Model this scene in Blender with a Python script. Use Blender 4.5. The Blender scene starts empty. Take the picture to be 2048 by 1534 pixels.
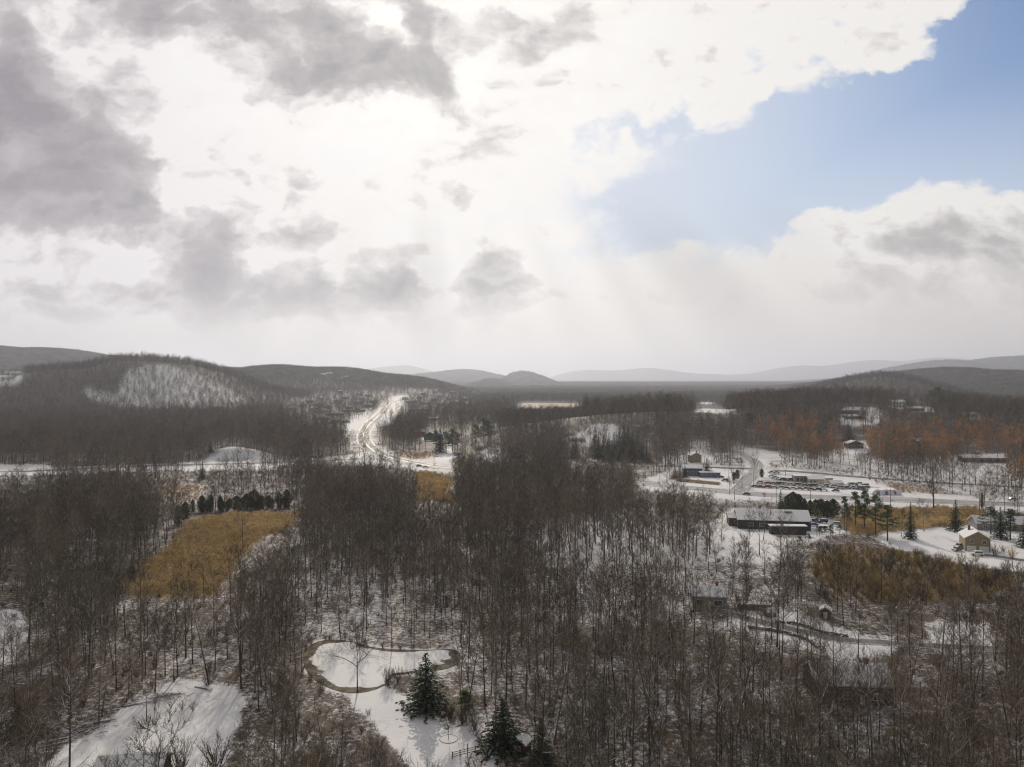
import bpy, bmesh, math, random
import numpy as np
from mathutils import Vector, Matrix

# ------------------------------------------------------------------ camera, sky, sun, exposure
H = 68.0                       # height of the drone above the valley floor
F = 1500.0                     # focal length in pixels of the 2048 px photograph
CX, HY = 1024.0, 757.0
SC = bpy.context.scene
COL = SC.collection

cam_d = bpy.data.cameras.new('camera')
cam = bpy.data.objects.new('camera', cam_d)
COL.objects.link(cam)
cam.location = (0, 0, H)
cam.rotation_euler = (math.radians(90) - math.atan((767 - HY) / F), 0, 0)
cam_d.sensor_width = 36.0
cam_d.lens = 36.0 * F / 2048.0
cam_d.clip_start = 0.5
cam_d.clip_end = 60000
SC.camera = cam

SUN_AZ = math.atan((830 - CX) / F)        # a little left of straight ahead
SUN_EL = math.radians(27)
SC.view_settings.view_transform = 'Standard'
SC.view_settings.look = 'None'
SC.view_settings.exposure = 0.0
SC.view_settings.gamma = 1.0
SC.cycles.use_denoising = True
SC.cycles.filter_width = 1.15
SC.cycles.max_bounces = 5
SC.cycles.diffuse_bounces = 2
SC.cycles.glossy_bounces = 2
SC.cycles.volume_bounces = 1
SC.cycles.transparent_max_bounces = 8
SC.render.film_transparent = False

sun_d = bpy.data.lights.new('sun', 'SUN')
sun_d.energy = 2.4
sun_d.angle = math.radians(0.6)
sun_d.color = (1.0, 0.89, 0.74)
sun = bpy.data.objects.new('sun', sun_d)
COL.objects.link(sun)
sdir = Vector((math.sin(SUN_AZ) * math.cos(SUN_EL), math.cos(SUN_AZ) * math.cos(SUN_EL), math.sin(SUN_EL)))
sun.rotation_euler = sdir.to_track_quat('Z', 'Y').to_euler()
sun.location = (0, 0, 300)


def srgb(r, g, b):
    f = lambda c: (c / 255 / 12.92) if c / 255 <= 0.04045 else ((c / 255 + 0.055) / 1.055) ** 2.4
    return (f(r), f(g), f(b), 1.0)


class NT:
    """small helper to write node trees as expressions"""
    def __init__(s, tree):
        s.t = tree; s.n = tree.nodes; s.l = tree.links
    def node(s, typ, **kw):
        n = s.n.new(typ)
        for k, v in kw.items(): setattr(n, k, v)
        return n
    def put(s, sock, v):
        if v is None: return
        if hasattr(v, 'links') or hasattr(v, 'is_linked'): s.l.new(v, sock)
        else: sock.default_value = v
    def m(s, op, a, b=None, c=None, clamp=False):
        n = s.node('ShaderNodeMath', operation=op, use_clamp=clamp)
        for i, v in enumerate((a, b, c)): s.put(n.inputs[i], v)
        return n.outputs[0]
    def v(s, op, a, b=None, scale=None):
        n = s.node('ShaderNodeVectorMath', operation=op)
        s.put(n.inputs[0], a); s.put(n.inputs[1], b)
        if scale is not None: s.put(n.inputs['Scale'], scale)
        return n.outputs['Value'] if op in ('DOT_PRODUCT', 'LENGTH', 'DISTANCE') else n.outputs[0]
    def xyz(s, x, y, z=0.0):
        n = s.node('ShaderNodeCombineXYZ')
        s.put(n.inputs[0], x); s.put(n.inputs[1], y); s.put(n.inputs[2], z)
        return n.outputs[0]
    def sep(s, v):
        n = s.node('ShaderNodeSeparateXYZ'); s.put(n.inputs[0], v)
        return n.outputs
    def noise(s, vec, scale, detail=2, rough=0.5, dist=0.0, dim='3D', out=0):
        n = s.node('ShaderNodeTexNoise', noise_dimensions=dim)
        s.put(n.inputs['Vector'], vec); s.put(n.inputs['Scale'], scale)
        n.inputs['Detail'].default_value = detail; n.inputs['Roughness'].default_value = rough
        n.inputs['Distortion'].default_value = dist
        return n.outputs[out]
    def mapr(s, v, a, b, c=0.0, d=1.0, smooth=True):
        n = s.node('ShaderNodeMapRange', interpolation_type='SMOOTHSTEP' if smooth else 'LINEAR')
        s.put(n.inputs['Value'], v)
        n.inputs['From Min'].default_value = a; n.inputs['From Max'].default_value = b
        n.inputs['To Min'].default_value = c; n.inputs['To Max'].default_value = d
        return n.outputs[0]
    def mix(s, f, a, b, blend='MIX'):
        n = s.node('ShaderNodeMix', data_type='RGBA', blend_type=blend)
        s.put(n.inputs[0], f); s.put(n.inputs[6], a); s.put(n.inputs[7], b)
        return n.outputs[2]
    def ramp(s, f, stops, interp='LINEAR'):
        n = s.node('ShaderNodeValToRGB'); s.put(n.inputs[0], f)
        cr = n.color_ramp; cr.interpolation = interp
        while len(cr.elements) < len(stops): cr.elements.new(0.5)
        for e, (p, c) in zip(cr.elements, stops): e.position = p; e.color = c
        return n.outputs[0]


# the sky: Nishita air with a broken winter cloud deck, laid out by compass direction
world = bpy.data.worlds.new('World')
SC.world = world
world.use_nodes = True
W = NT(world.node_tree)
W.n.clear()
wout = W.node('ShaderNodeOutputWorld'); wbg = W.node('ShaderNodeBackground')
W.l.new(wbg.outputs[0], wout.inputs[0])
tc = W.node('ShaderNodeTexCoord')
dirv = tc.outputs['Generated']
sx, sy, sz = W.sep(dirv)[0:3]
ay = W.m('MAXIMUM', W.m('ABSOLUTE', sy), 0.12)
U = W.m('DIVIDE', sx, ay)
V = W.m('DIVIDE', sz, ay)
UV = W.xyz(U, V)

def pu(px): return (px - CX) / F
def pv(py): return (HY - py) / F

# domain warp for ragged cloud edges
warp_n = W.noise(W.xyz(U, W.m('MULTIPLY', V, 1.3)), 5.0, 5, 0.6, 0.0, '2D', 1)
warp = W.v('MULTIPLY', W.v('SUBTRACT', warp_n, (0.5, 0.5, 0.5)), (0.13, 0.10, 0.0))
P = W.v('ADD', UV, warp)

def blob(acc, px, py, rx, ry, rot, w, src=None, p=1.0):
    n = W.node('ShaderNodeMapping', vector_type='TEXTURE')
    W.put(n.inputs[0], src if src is not None else P)
    n.inputs['Location'].default_value = (pu(px), pv(py), 0)
    n.inputs['Rotation'].default_value = (0, 0, math.radians(rot))
    n.inputs['Scale'].default_value = (rx / F, ry / F, 1)
    d = W.v('DOT_PRODUCT', n.outputs[0], n.outputs[0])
    if p != 1.0: d = W.m('POWER', d, p)
    g = W.m('POWER', 0.36788, d)
    return W.m('MULTIPLY_ADD', g, w, acc)

SKY_BLOBS = [  # px, py, rx, ry, rot, weight, sharpness
    # dark mass on the left
    (-40, 320, 330, 165, -8, .50, 2), (150, 420, 230, 75, -10, .26, 2), (30, 130, 120, 200, 12, .36, 1.3), (250, 260, 150, 110, -20, .22, 1.3),
    # dark cloud at the top
    (500, 60, 280, 100, -14, .42, 1.3), (650, 165, 240, 52, 4, .38, 1.3), (850, 80, 70, 95, 20, .30, 1), (330, 10, 110, 60, 0, .2, 1),
    (1080, 40, 150, 60, 5, .34, 1.2), (1330, 150, 130, 45, -15, .24, 1.2), (1480, 10, 180, 35, 0, .2, 1),
    # lower left cumulus band
    (290, 608, 300, 62, 0, .34, 1.5), (410, 535, 90, 90, 0, .30, 1.5), (160, 560, 110, 60, 0, .16, 1.5), (470, 480, 40, 14, -25, .25, 1),
    # lower middle cumulus
    (640, 480, 120, 34, 8, .30, 1.2), (800, 515, 60, 20, 0, .28, 1), (670, 598, 170, 42, 0, .34, 1.5), (820, 595, 60, 60, 0, .26, 1.5), (760, 540, 40, 30, 0, .12, 1),
    (1010, 572, 90, 60, 0, .26, 1.5), (1130, 585, 60, 14, 0, .16, 1),
    # thicker shower to the right
    (2040, 560, 300, 120, 0, .26, 1.2), (1800, 600, 420, 110, -6, .12, 1.2),
    # bright openings near the sun
    (790, 60, 50, 40, -30, -.55, 1.2), (850, 210, 130, 50, 15, -.22, 1), (370, 160, 70, 70, 0, -.14, 1), (140, 110, 50, 80, 0, -.20, 1), (130, 500, 200, 16, 0, -.15, 1),
    # blue hole
    (2040, 190, 210, 185, -6, -.95, 3), (1740, 290, 280, 130, 14, -.78, 3), (1440, 380, 230, 120, 10, -.66, 2.5), (1330, 430, 190, 85, -10, -.36, 1.5), (980, 180, 36, 20, 10, -.30, 1),
]
T = W.mapr(U, 0.24, 0.02, 0.43, 0.51)
for (a, b, c, d, e, f, g) in SKY_BLOBS: T = blob(T, a, b, c, d, e, f, None, g)
# fractal thickness
n1 = W.noise(W.v('MULTIPLY', P, (1.0, 1.7, 1)), 4.2, 9, 0.58, 0.0, '2D')
n2 = W.noise(W.v('MULTIPLY', UV, (1.0, 1.9, 1)), 15.0, 6, 0.62, 0.3, '2D')
amp = W.mapr(V, 0.02, 0.12, 0.25, 1.0)
vo = W.node('ShaderNodeTexVoronoi', voronoi_dimensions='2D', feature='SMOOTH_F1')
W.put(vo.inputs['Vector'], W.v('MULTIPLY', P, (1.0, 1.6, 1))); vo.inputs['Scale'].default_value = 13.0; vo.inputs['Smoothness'].default_value = 0.35
vo.inputs['Detail'].default_value = 2.0; vo.inputs['Roughness'].default_value = 0.55
T = W.m('MULTIPLY_ADD', W.m('MULTIPLY', W.m('SUBTRACT', 0.40, vo.outputs['Distance']), 0.34), amp, T)            # the distant deck melts into even murk
T = W.m('MULTIPLY_ADD', W.m('MULTIPLY', W.m('SUBTRACT', n1, 0.5), 1.05), amp, T)
T = W.m('MULTIPLY_ADD', W.m('MULTIPLY', W.m('SUBTRACT', n2, 0.5), 0.36), amp, T)
T = W.m('MAXIMUM', T, W.mapr(U, 0.20, 0.06, -1.0, 0.2, False))
line = W.m('SUBTRACT', V, W.m('MULTIPLY_ADD', U, 0.448, 0.219))
T = W.m('MAXIMUM', T, W.mapr(line, 0.02, 0.08, -1.0, 0.2, False))
alpha = W.mapr(T, -0.07, 0.24)
soft = W.m('MULTIPLY', W.mapr(U, 0.40, 0.14), W.mapr(V, 0.34, 0.26))
alpha = W.m('ADD', W.m('MULTIPLY', alpha, W.m('SUBTRACT', 1.0, soft)), W.m('MULTIPLY', W.mapr(T, -0.35, 0.36), soft))
stops = [(0.0, srgb(244, 241, 238)), (0.22, srgb(240, 237, 233)), (0.37, srgb(241, 238, 234)), (0.47, srgb(219, 215, 212)),
         (0.62, srgb(186, 182, 181)), (0.85, srgb(158, 154, 156)), (1.0, srgb(146, 142, 146))]
Tn = W.m('DIVIDE', T, 1.25)
cloud = W.ramp(Tn, stops)
# silver light round the sun, thicker and cooler away from it
sunv = W.node('ShaderNodeVectorMath', operation='DOT_PRODUCT')
W.l.new(dirv, sunv.inputs[0]); sunv.inputs[1].default_value = tuple(sdir)
ca = sunv.outputs['Value']
glow = W.m('POWER', W.m('MAXIMUM', ca, 0.0), 22.0)
glow_s = W.m('MULTIPLY', glow, W.mapr(T, 0.15, 0.75, 0.20, 0.02))
cloud = W.mix(1.0, cloud, W.xyz(W.m('ADD', 1.0, glow_s), W.m('ADD', 1.0, glow_s), W.m('ADD', 1.0, W.m('MULTIPLY', glow_s, .94))), 'MULTIPLY')
cool = W.mapr(U, -0.55, -0.1, 1.0, 0.0)
cloud = W.mix(W.m('MULTIPLY', cool, 0.8), cloud, srgb(251, 249, 254), 'MULTIPLY')
# murk near the horizon with shafts of light fanning out from the sun
su, sv = sdir.x / sdir.y, sdir.z / sdir.y + 0.05
du = W.m('SUBTRACT', U, su); dv = W.m('SUBTRACT', sv, V)
ang = W.m('ARCTAN2', du, dv)
shaft = W.noise(W.xyz(ang, 3.3), 3.4, 2, 0.45, 0.0, '2D')
murk_c = W.mix(W.mapr(shaft, 0.30, 0.70), srgb(212, 206, 202), srgb(245, 238, 229))
murk_c = W.mix(W.mapr(U, 0.1, 0.62, 0.0, 0.75), murk_c, srgb(222, 213, 207))
murk_c = W.mix(W.mapr(U, -0.62, -0.25, 0.7, 0.0), murk_c, srgb(226, 221, 219))
ray_k = W.m('MULTIPLY', W.mapr(V, 0.27, 0.11, 0.0, 0.42), W.m('MULTIPLY', W.mapr(U, -0.30, -0.12), W.mapr(U, 0.46, 0.30)))
ray = W.m('MULTIPLY_ADD', W.m('SUBTRACT', W.mapr(shaft, 0.32, 0.68), 0.85), ray_k, 1.0)
murk_f = W.mapr(V, 0.03, 0.125, 0.95, 0.0)
shaft_hi = W.m('MULTIPLY', W.mapr(V, 0.08, 0.19, 0.7, 0.0), W.mapr(U, -0.02, 0.10, 0.0, 1.0))
sky = W.node('ShaderNodeTexSky', sky_type='NISHITA')
sky.sun_disc = False
sky.sun_elevation = SUN_EL
sky.sun_rotation = SUN_AZ
sky.altitude = 100
sky.air_density = 1.0; sky.dust_density = 0.6; sky.ozone_density = 2.0
blue = W.v('MULTIPLY', sky.outputs[0], (0.068, 0.079, 0.092))
veil = W.m('MULTIPLY', W.mapr(U, 0.72, 0.12), 0.92)      # thin milky veil over the hole
veil2 = W.m('MULTIPLY', W.mapr(V, 0.46, 0.16), 0.78)
veil = W.m('MAXIMUM', veil, veil2)
blue = W.mix(veil, blue, srgb(208, 216, 228))
skyc = W.mix(alpha, blue, cloud)
skyc = W.mix(1.0, skyc, W.xyz(ray, ray, ray), 'MULTIPLY')
skyc = W.mix(murk_f, skyc, murk_c)
skyc = W.mix(shaft_hi, skyc, murk_c)
below = W.mapr(V, -0.03, -0.005, 1.0, 0.0)
skyc = W.mix(below, skyc, srgb(150, 148, 150))
back = W.mapr(sy, -0.2, 0.2, 0.45, 1.0)            # unseen sky behind the camera, dimmed to darken the foreground
zen = W.mapr(sz, 0.50, 0.80, 1.0, 0.55)            # unseen overhead sky dimmed too, for less light on the snow
W.l.new(W.v('SCALE', skyc, scale=W.m('MULTIPLY', back, zen)), wbg.inputs['Color'])
wbg.inputs['Strength'].default_value = 1.0

# ------------------------------------------------------------------ terrain
RIDGES = [  # distance, front width, back width, tree allowance, skyline (px, py)
    (4200, 900, 1500, 12, [(-2600, 720), (-900, 700), (-400, 688), (-150, 687), (0, 693), (100, 697), (235, 712), (330, 725), (430, 748), (560, 800)]),
    (1700, 230, 500, 13, [(-2600, 760), (-900, 735), (-300, 738), (-60, 742), (60, 735), (120, 730), (180, 724), (235, 714), (290, 709), (350, 715), (400, 730), (435, 748), (480, 768), (560, 798), (660, 830)]),
    (3000, 560, 900, 13, [(250, 800), (330, 745), (420, 733), (500, 732), (590, 729), (640, 732), (700, 737), (760, 744), (830, 754), (880, 764), (915, 774), (1000, 800)]),
    (17000, 2200, 2500, 10, [(500, 790), (700, 742), (760, 732), (820, 732), (900, 746), (1050, 790)]),
    (11000, 1500, 2000, 10, [(700, 790), (780, 766), (850, 746), (900, 740), (950, 744), (1010, 751), (1060, 758), (1200, 790)]),
    (8200, 700, 900, 10, [(960, 790), (1000, 762), (1022, 750), (1045, 745), (1070, 749), (1100, 759), (1150, 790)]),
    (6500, 550, 700, 10, [(900, 790), (930, 772), (960, 763), (985, 756), (1010, 763), (1070, 790)]),
    (21000, 2600, 2500, 10, [(900, 790), (1050, 767), (1120, 747), (1200, 738), (1290, 737), (1370, 742), (1450, 752), (1560, 736), (1700, 724), (1850, 717), (2000, 717), (2400, 718), (3200, 735)]),
    (9000, 1300, 1800, 12, [(1560, 800), (1700, 765), (1800, 743), (1850, 729), (1895, 720), (1950, 724), (2000, 718), (2048, 712), (2300, 700), (3200, 720)]),
    (3300, 600, 1100, 13, [(1650, 805), (1740, 765), (1800, 746), (1850, 739), (1900, 735), (1950, 737), (2000, 740), (2048, 744), (2300, 748), (3200, 760)]),
    (2100, 300, 360, 13, [(1540, 805), (1620, 784), (1660, 774), (1700, 758), (1745, 746), (1775, 744), (1800, 751), (1840, 768), (1920, 805)]),
]
KNOLLS = [  # x, y, amplitude, sx, sy
    (480, 980, 30, 260, 210), (110, 830, 20, 170, 95), (300, 900, 14, 200, 140), (-233, 632, 11, 34, 13), (700, 720, 16, 220, 120),
    (-120, 300, 2.0, 60, 50), (90, 250, 2.2, 70, 60),
]


def hgt(x, y):
    x = np.asarray(x, float); y = np.asarray(y, float)
    z = np.zeros(np.broadcast(x, y).shape)
    for (kx, ky, a, sx_, sy_) in KNOLLS:
        z = z + a * np.exp(-((x - kx) / sx_) ** 2 - ((y - ky) / sy_) ** 2)
    r = np.zeros_like(z)
    for (D, wf, wb, tr, pts) in RIDGES:
        px = CX + F * x / D
        py = np.interp(px, [p[0] for p in pts], [p[1] for p in pts])
        py = (py + np.interp(px - 9, [p[0] for p in pts], [p[1] for p in pts]) + np.interp(px + 9, [p[0] for p in pts], [p[1] for p in pts])) / 3
        top = H + (HY - py) / F * D - tr
        top = np.maximum(top, 0) + 0.0045 * D * 0.35 * np.sin(px / 23.0 + D) * np.clip(top / 120, 0, 1)
        dy_ = y - D
        prof = np.exp(-(dy_ / np.where(dy_ < 0, wf, wb)) ** 2)
        r = np.maximum(r, top * prof)
    z = z + r
    # gentle relief
    z = z + 0.35 * np.sin(x / 17.0 + 1.3) * np.sin(y / 21.0) + 0.8 * np.sin(x / 61.0) * np.cos(y / 73.0 + 1)
    z = z + np.clip((y - 900) / 4000, 0, 1) * 4 * np.sin(x / 190.0 + 0.6) * np.sin(y / 260.0)
    return z


def G(px, py, d0=None):
    """where the line of sight through a point of the photograph meets the ground"""
    t = (px - CX) / F; s = (py - HY) / F
    ys = np.geomspace(70, 13000, 2600)
    g = (H - s * ys) - hgt(t * ys, ys)
    if d0: g = np.where(ys < d0, 1, g)
    k = np.argmax(g < 0)
    if g[k] >= 0: k = len(ys) - 1
    y = ys[k] if k == 0 else ys[k - 1] + (ys[k] - ys[k - 1]) * g[k - 1] / (g[k - 1] - g[k])
    return float(t * y), float(y), float(hgt(t * y, y))


def proj(x, y, z):
    return CX + F * x / y, HY + F * (H - z) / y


def inpoly(px, py, poly):
    px = np.asarray(px, float); py = np.asarray(py, float)
    c = np.zeros(px.shape, bool)
    n = len(poly)
    for i in range(n):
        x1, y1 = poly[i]; x2, y2 = poly[(i + 1) % n]
        if y1 == y2: continue
        cond = ((y1 > py) != (y2 > py)) & (px < (x2 - x1) * (py - y1) / (y2 - y1) + x1)
        c ^= cond
    return c


# openings in the woods: outline (px), kind of ground, chance a tree roots there, chance a crown may stand in front of it, litter
Z = [
    ('snow', [(690, 1388), (765, 1376), (850, 1416), (878, 1430), (905, 1460), (975, 1490), (1010, 1545), (830, 1545), (745, 1440)], 0, 0.0, 0.0),
    ('snow', [(606, 1310), (625, 1290), (660, 1283), (720, 1292), (790, 1302), (795, 1345), (760, 1378), (715, 1388), (655, 1377), (612, 1345)], 0, 0.0, 0.0),
    ('snow', [(790, 1302), (850, 1305), (908, 1300), (905, 1338), (850, 1346), (785, 1350)], 0, 0.30, 0.1),
    ('snow', [(80, 1545), (150, 1482), (220, 1445), (300, 1395), (360, 1368), (470, 1378), (482, 1410), (470, 1450), (440, 1545)], 0, 0.02, 0.05),
    ('snow', [(-60, 1228), (35, 1222), (48, 1268), (20, 1325), (-60, 1335)], 0.1, 0.4, 0.1),
    ('reed', [(250, 1195), (262, 1160), (290, 1130), (345, 1090), (370, 1060), (385, 1042), (470, 1030), (595, 1028), (588, 1055), (530, 1075), (490, 1110), (455, 1150), (430, 1195)], 0.01, 0.10, 0.6),
    ('reed', [(828, 945), (880, 950), (905, 965), (890, 990), (905, 1003), (835, 1005), (832, 970)], 0, 0.05, 0.6),
    ('straw', [(290, 978), (345, 968), (400, 970), (410, 985), (395, 1005), (335, 1002)], 0.05, 0.2, 0.4),
    ('snow', [(-60, 930), (90, 930), (112, 941), (-60, 950)], 0, 0.03, 0.0),
    ('snow', [(-60, 950), (60, 948), (100, 960), (60, 985), (-60, 1010)], 0.3, 0.5, 0.6),
    ('snow', [(370, 928), (410, 920), (545, 914), (560, 924), (540, 938), (370, 942)], 0.25, 0.5, 0.1),
    ('snow', [(650, 915), (745, 908), (760, 925), (700, 932), (655, 930)], 0.1, 0.35, 0.0),
    ('snow', [(815, 790), (785, 792), (766, 808), (745, 832), (700, 846), (690, 872), (702, 900), (726, 920), (790, 937), (860, 946), (905, 944), (905, 925), (880, 915), (800, 908), (764, 893), (750, 872), (760, 850), (785, 832), (805, 812)], 0.03, 0.12, 0.5),
    ('snow', [(-60, 938), (100, 936), (380, 926), (560, 921), (720, 913), (722, 922), (560, 930), (380, 937), (100, 948), (-60, 952)], 0.03, 0.30, 0.1),
    ('straw', [(795, 906), (850, 903), (872, 908), (860, 918), (812, 918)], 0, 0.0, 0.5),
    ('snow', [(875, 905), (902, 893), (905, 918), (880, 922)], 0, 0.1, 0.0),
    ('town', [(560, 812), (640, 790), (720, 786), (820, 778), (960, 775), (1000, 792), (900, 815), (830, 830), (780, 850), (690, 862), (600, 850)], 0.30, 0.5, 0.35),
    ('straw', [(1028, 812), (1050, 806), (1150, 807), (1172, 813), (1110, 817), (1040, 818)], 0, 0.0, 0.15),
    ('snow', [(1370, 821), (1400, 817), (1475, 820), (1440, 826)], 0, 0.0, 0.05),
    ('snow', [(1385, 806), (1410, 804), (1440, 806), (1420, 809)], 0, 0.0, 0.05),
    ('snow', [(1140, 885), (1185, 852), (1228, 848), (1245, 880), (1200, 893)], 0.5, 0.75, 0.1),
    ('snow', [(955, 930), (960, 905), (985, 893), (1060, 890), (1060, 925)], 0.45, 0.65, 0.25),
    ('snow', [(1280, 962), (1330, 945), (1360, 930), (1450, 932), (1490, 925), (1530, 930), (1510, 978), (1450, 976), (1350, 968)], 0.05, 0.15, 0.36),
    ('snow', [(1490, 980), (1515, 950), (1555, 935), (1640, 940), (1720, 955), (1815, 980), (1765, 993), (1600, 988)], 0, 0.0, 0.25),
    ('straw', [(1800, 985), (1760, 965), (1850, 968), (1900, 985)], 0.02, 0.1, 0.5),
    ('snow', [(1280, 966), (1450, 974), (1500, 978), (1800, 986), (2110, 996), (2110, 1026), (1800, 1014), (1600, 1007), (1450, 1000), (1280, 980)], 0.02, 0.15, 0.42),
    ('snow', [(1500, 982), (1470, 985), (1496, 940), (1488, 920), (1468, 900), (1505, 896), (1560, 905), (1560, 925), (1535, 950)], 0.04, 0.2, 0.34),
    ('snow', [(1420, 1045), (1470, 1018), (1620, 1020), (1700, 1045), (1690, 1065), (1640, 1078), (1560, 1090), (1440, 1062)], 0.06, 0.15, 0.36),
    ('snow', [(1752, 1078), (1790, 1062), (1960, 1052), (2110, 1030), (2110, 1140), (2000, 1138), (1950, 1130), (1860, 1108), (1790, 1095)], 0, 0.0, 0.0),
    ('reed', [(1690, 1022), (1960, 1018), (1960, 1048), (1800, 1061), (1710, 1072), (1680, 1045)], 0.01, 0.10, 0.6),
    ('brush', [(1620, 1112), (1700, 1098), (1800, 1106), (1920, 1135), (2060, 1160), (1960, 1200), (1800, 1210), (1680, 1190), (1630, 1150)], 0.06, 0.12, 0.8),
    ('open', [(1060, 1040), (1300, 1015), (1420, 1050), (1570, 1085), (1560, 1125), (1400, 1185), (1200, 1160), (1090, 1135)], 0.85, 1.0, 0.36),
    ('snow', [(1385, 1215), (1400, 1190), (1460, 1185), (1520, 1215), (1600, 1225), (1700, 1265), (1800, 1290), (1780, 1310), (1690, 1320), (1600, 1290), (1500, 1262), (1400, 1245)], 0.35, 0.72, 0.3),
    ('snow', [(1850, 1245), (1980, 1250), (1990, 1300), (1870, 1300)], 0.4, 0.75, 0.3),
    ('snow', [(1640, 1405), (1640, 1330), (1780, 1330), (1800, 1400), (1760, 1480), (1650, 1480)], 0.75, 1.0, 0.6),
    ('snow', [(408, 922), (425, 905), (462, 893), (500, 900), (520, 918)], 0.05, 0.3, 0.45),
    ('face', [(235, 790), (255, 742), (300, 728), (350, 733), (420, 760), (490, 795), (470, 822), (380, 822), (260, 822), (180, 800), (160, 775)], 0.85, 1.0, 0.28),
    ('snow', [(-40, 748), (45, 741), (54, 750), (40, 765), (-40, 775)], 0.2, 0.5, 0.0),
    ('open', [(1535, 960), (1535, 905), (1700, 900), (1800, 930), (2110, 935), (2110, 995), (1900, 985), (1700, 955)], 0.85, 1.0, 0.50),
    ('open', [(1310, 940), (1330, 890), (1400, 870), (1480, 880), (1490, 930)], 0.95, 1.0, 0.55),
    ('snow', [(1680, 840), (1690, 815), (1750, 815), (1770, 845), (1700, 850)], 0.2, 0.55, 0.05),
    ('snow', [(1785, 815), (1795, 797), (1850, 800), (1870, 825)], 0.2, 0.4, 0.05),
    ('snow', [(1935, 835), (1945, 825), (1965, 828), (1960, 838)], 0.2, 0.4, 0.05),
    ('snow', [(636, 752), (645, 745), (665, 748), (660, 757)], 0.1, 0.3, 0.0),
    ('snow', [(1850, 960), (1850, 915), (2030, 905), (2030, 950)], 0.5, 0.75, 0.3),
    ('snow', [(1695, 905), (1685, 885), (1735, 885), (1740, 905)], 0.05, 0.3, 0.05),
    ('open', [(1050, 1135), (1560, 1122), (1560, 1195), (1420, 1260), (1050, 1235)], 0.55, 1.0, 0.60),
    ('open', [(560, 1150), (900, 1150), (960, 1290), (600, 1280)], 0.9, 1.0, 0.62),
    ('open', [(900, 1290), (1000, 1300), (1560, 1330), (1560, 1560), (1020, 1560), (960, 1470)], 0.9, 1.0, 0.66),
    ('clear', [(1130, 850), (1310, 850), (1318, 940), (1130, 936)], 0.22, 0.10, None),
    ('clear', [(858, 840), (995, 836), (995, 912), (858, 912)], 0.25, 0.10, None),
    ('clear', [(384, 992), (600, 988), (600, 1028), (384, 1030)], 0.15, 0.12, None),
    ('oaks', [(1500, 855), (1770, 860), (1900, 868), (2110, 872), (2110, 945), (1770, 940), (1500, 930)], 0.25, 0.45, None),
    ('clear', [(1670, 862), (1745, 862), (1740, 905), (1680, 905)], 0.05, 0.1, None),
    ('clear', [(1925, 900), (2015, 900), (2015, 930), (1925, 930)], 0.1, 0.2, None),
    ('clear', [(1385, 1150), (1460, 1150), (1460, 1222), (1385, 1222)], 0.0, 0.5, None),
    ('clear', [(1665, 1345), (1765, 1345), (1765, 1415), (1665, 1415)], 0.0, 1.0, None),
    ('clear', [(1015, 1470), (1060, 1470), (1060, 1545), (1015, 1545)], 0.0, 0.2, None),
    ('clear', [(805, 1300), (900, 1300), (900, 1440), (805, 1440)], 0.0, 0.15, None),
    ('clear', [(600, 1180), (830, 1250), (790, 1390), (640, 1390)], 0.45, 0.55, None),
    ('snow', [(838, 880), (850, 868), (878, 868), (880, 885)], 0.05, 0.2, 0.2),
    ('snow', [(1390, 925), (1378, 905), (1410, 898), (1425, 925)], 0.05, 0.2, 0.1),
]

# ground sheet
ts = np.concatenate([np.linspace(-7, -1.65, 40), np.linspace(-1.6, -0.82, 50), np.linspace(-0.81, 0.81, 620), np.linspace(0.82, 1.6, 50), np.linspace(1.65, 7, 40)])
ysr = np.concatenate([np.linspace(-380, 60, 26), np.geomspace(62, 26000, 800)])
TT, YY = np.meshgrid(ts, ysr)
XX = np.clip(TT * np.maximum(YY, 60), -26400, 26400)
XX[:, 0] = -26500; XX[:, -1] = 26500
ZZ = hgt(XX, YY)
nr, nc = XX.shape


def mesh_np(name, co, faces, mats=(), matidx=None, smooth=False):
    """faces: list of index arrays of one polygon size each (n, k)"""
    me = bpy.data.meshes.new(name)
    co = np.asarray(co, np.float32)
    if not isinstance(faces, (list, tuple)): faces = [faces]
    faces = [np.asarray(f, np.int32) for f in faces if len(f)]
    me.vertices.add(len(co)); me.vertices.foreach_set('co', co.ravel())
    loops = np.concatenate([f.ravel() for f in faces])
    tot = np.concatenate([np.full(len(f), f.shape[1], np.int32) for f in faces])
    start = np.concatenate([[0], np.cumsum(tot)[:-1]]).astype(np.int32)
    me.loops.add(len(loops)); me.loops.foreach_set('vertex_index', loops)
    me.polygons.add(len(tot)); me.polygons.foreach_set('loop_start', start); me.polygons.foreach_set('loop_total', tot)
    for mm in mats: me.materials.append(mm)
    if matidx is not None: me.polygons.foreach_set('material_index', np.asarray(matidx, np.int32))
    me.update(calc_edges=True)
    me.polygons.foreach_set('use_smooth', np.full(len(tot), smooth))
    return me


def link(name, data, parent=None, loc=None, rz=None):
    o = bpy.data.objects.new(name, data); COL.objects.link(o)
    if parent is not None: o.parent = parent
    if loc is not None: o.location = loc
    if rz is not None: o.rotation_euler = (0, 0, rz)
    return o


def tag(o, label=None, cat=None, group=None, kind=None):
    if label: o['label'] = label
    if cat: o['category'] = cat
    if group: o['group'] = group
    if kind: o['kind'] = kind
    return o


def new_mat(name):
    m = bpy.data.materials.new(name); m.use_nodes = True
    t = NT(m.node_tree); b = m.node_tree.nodes['Principled BSDF']
    return m, t, b


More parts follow.
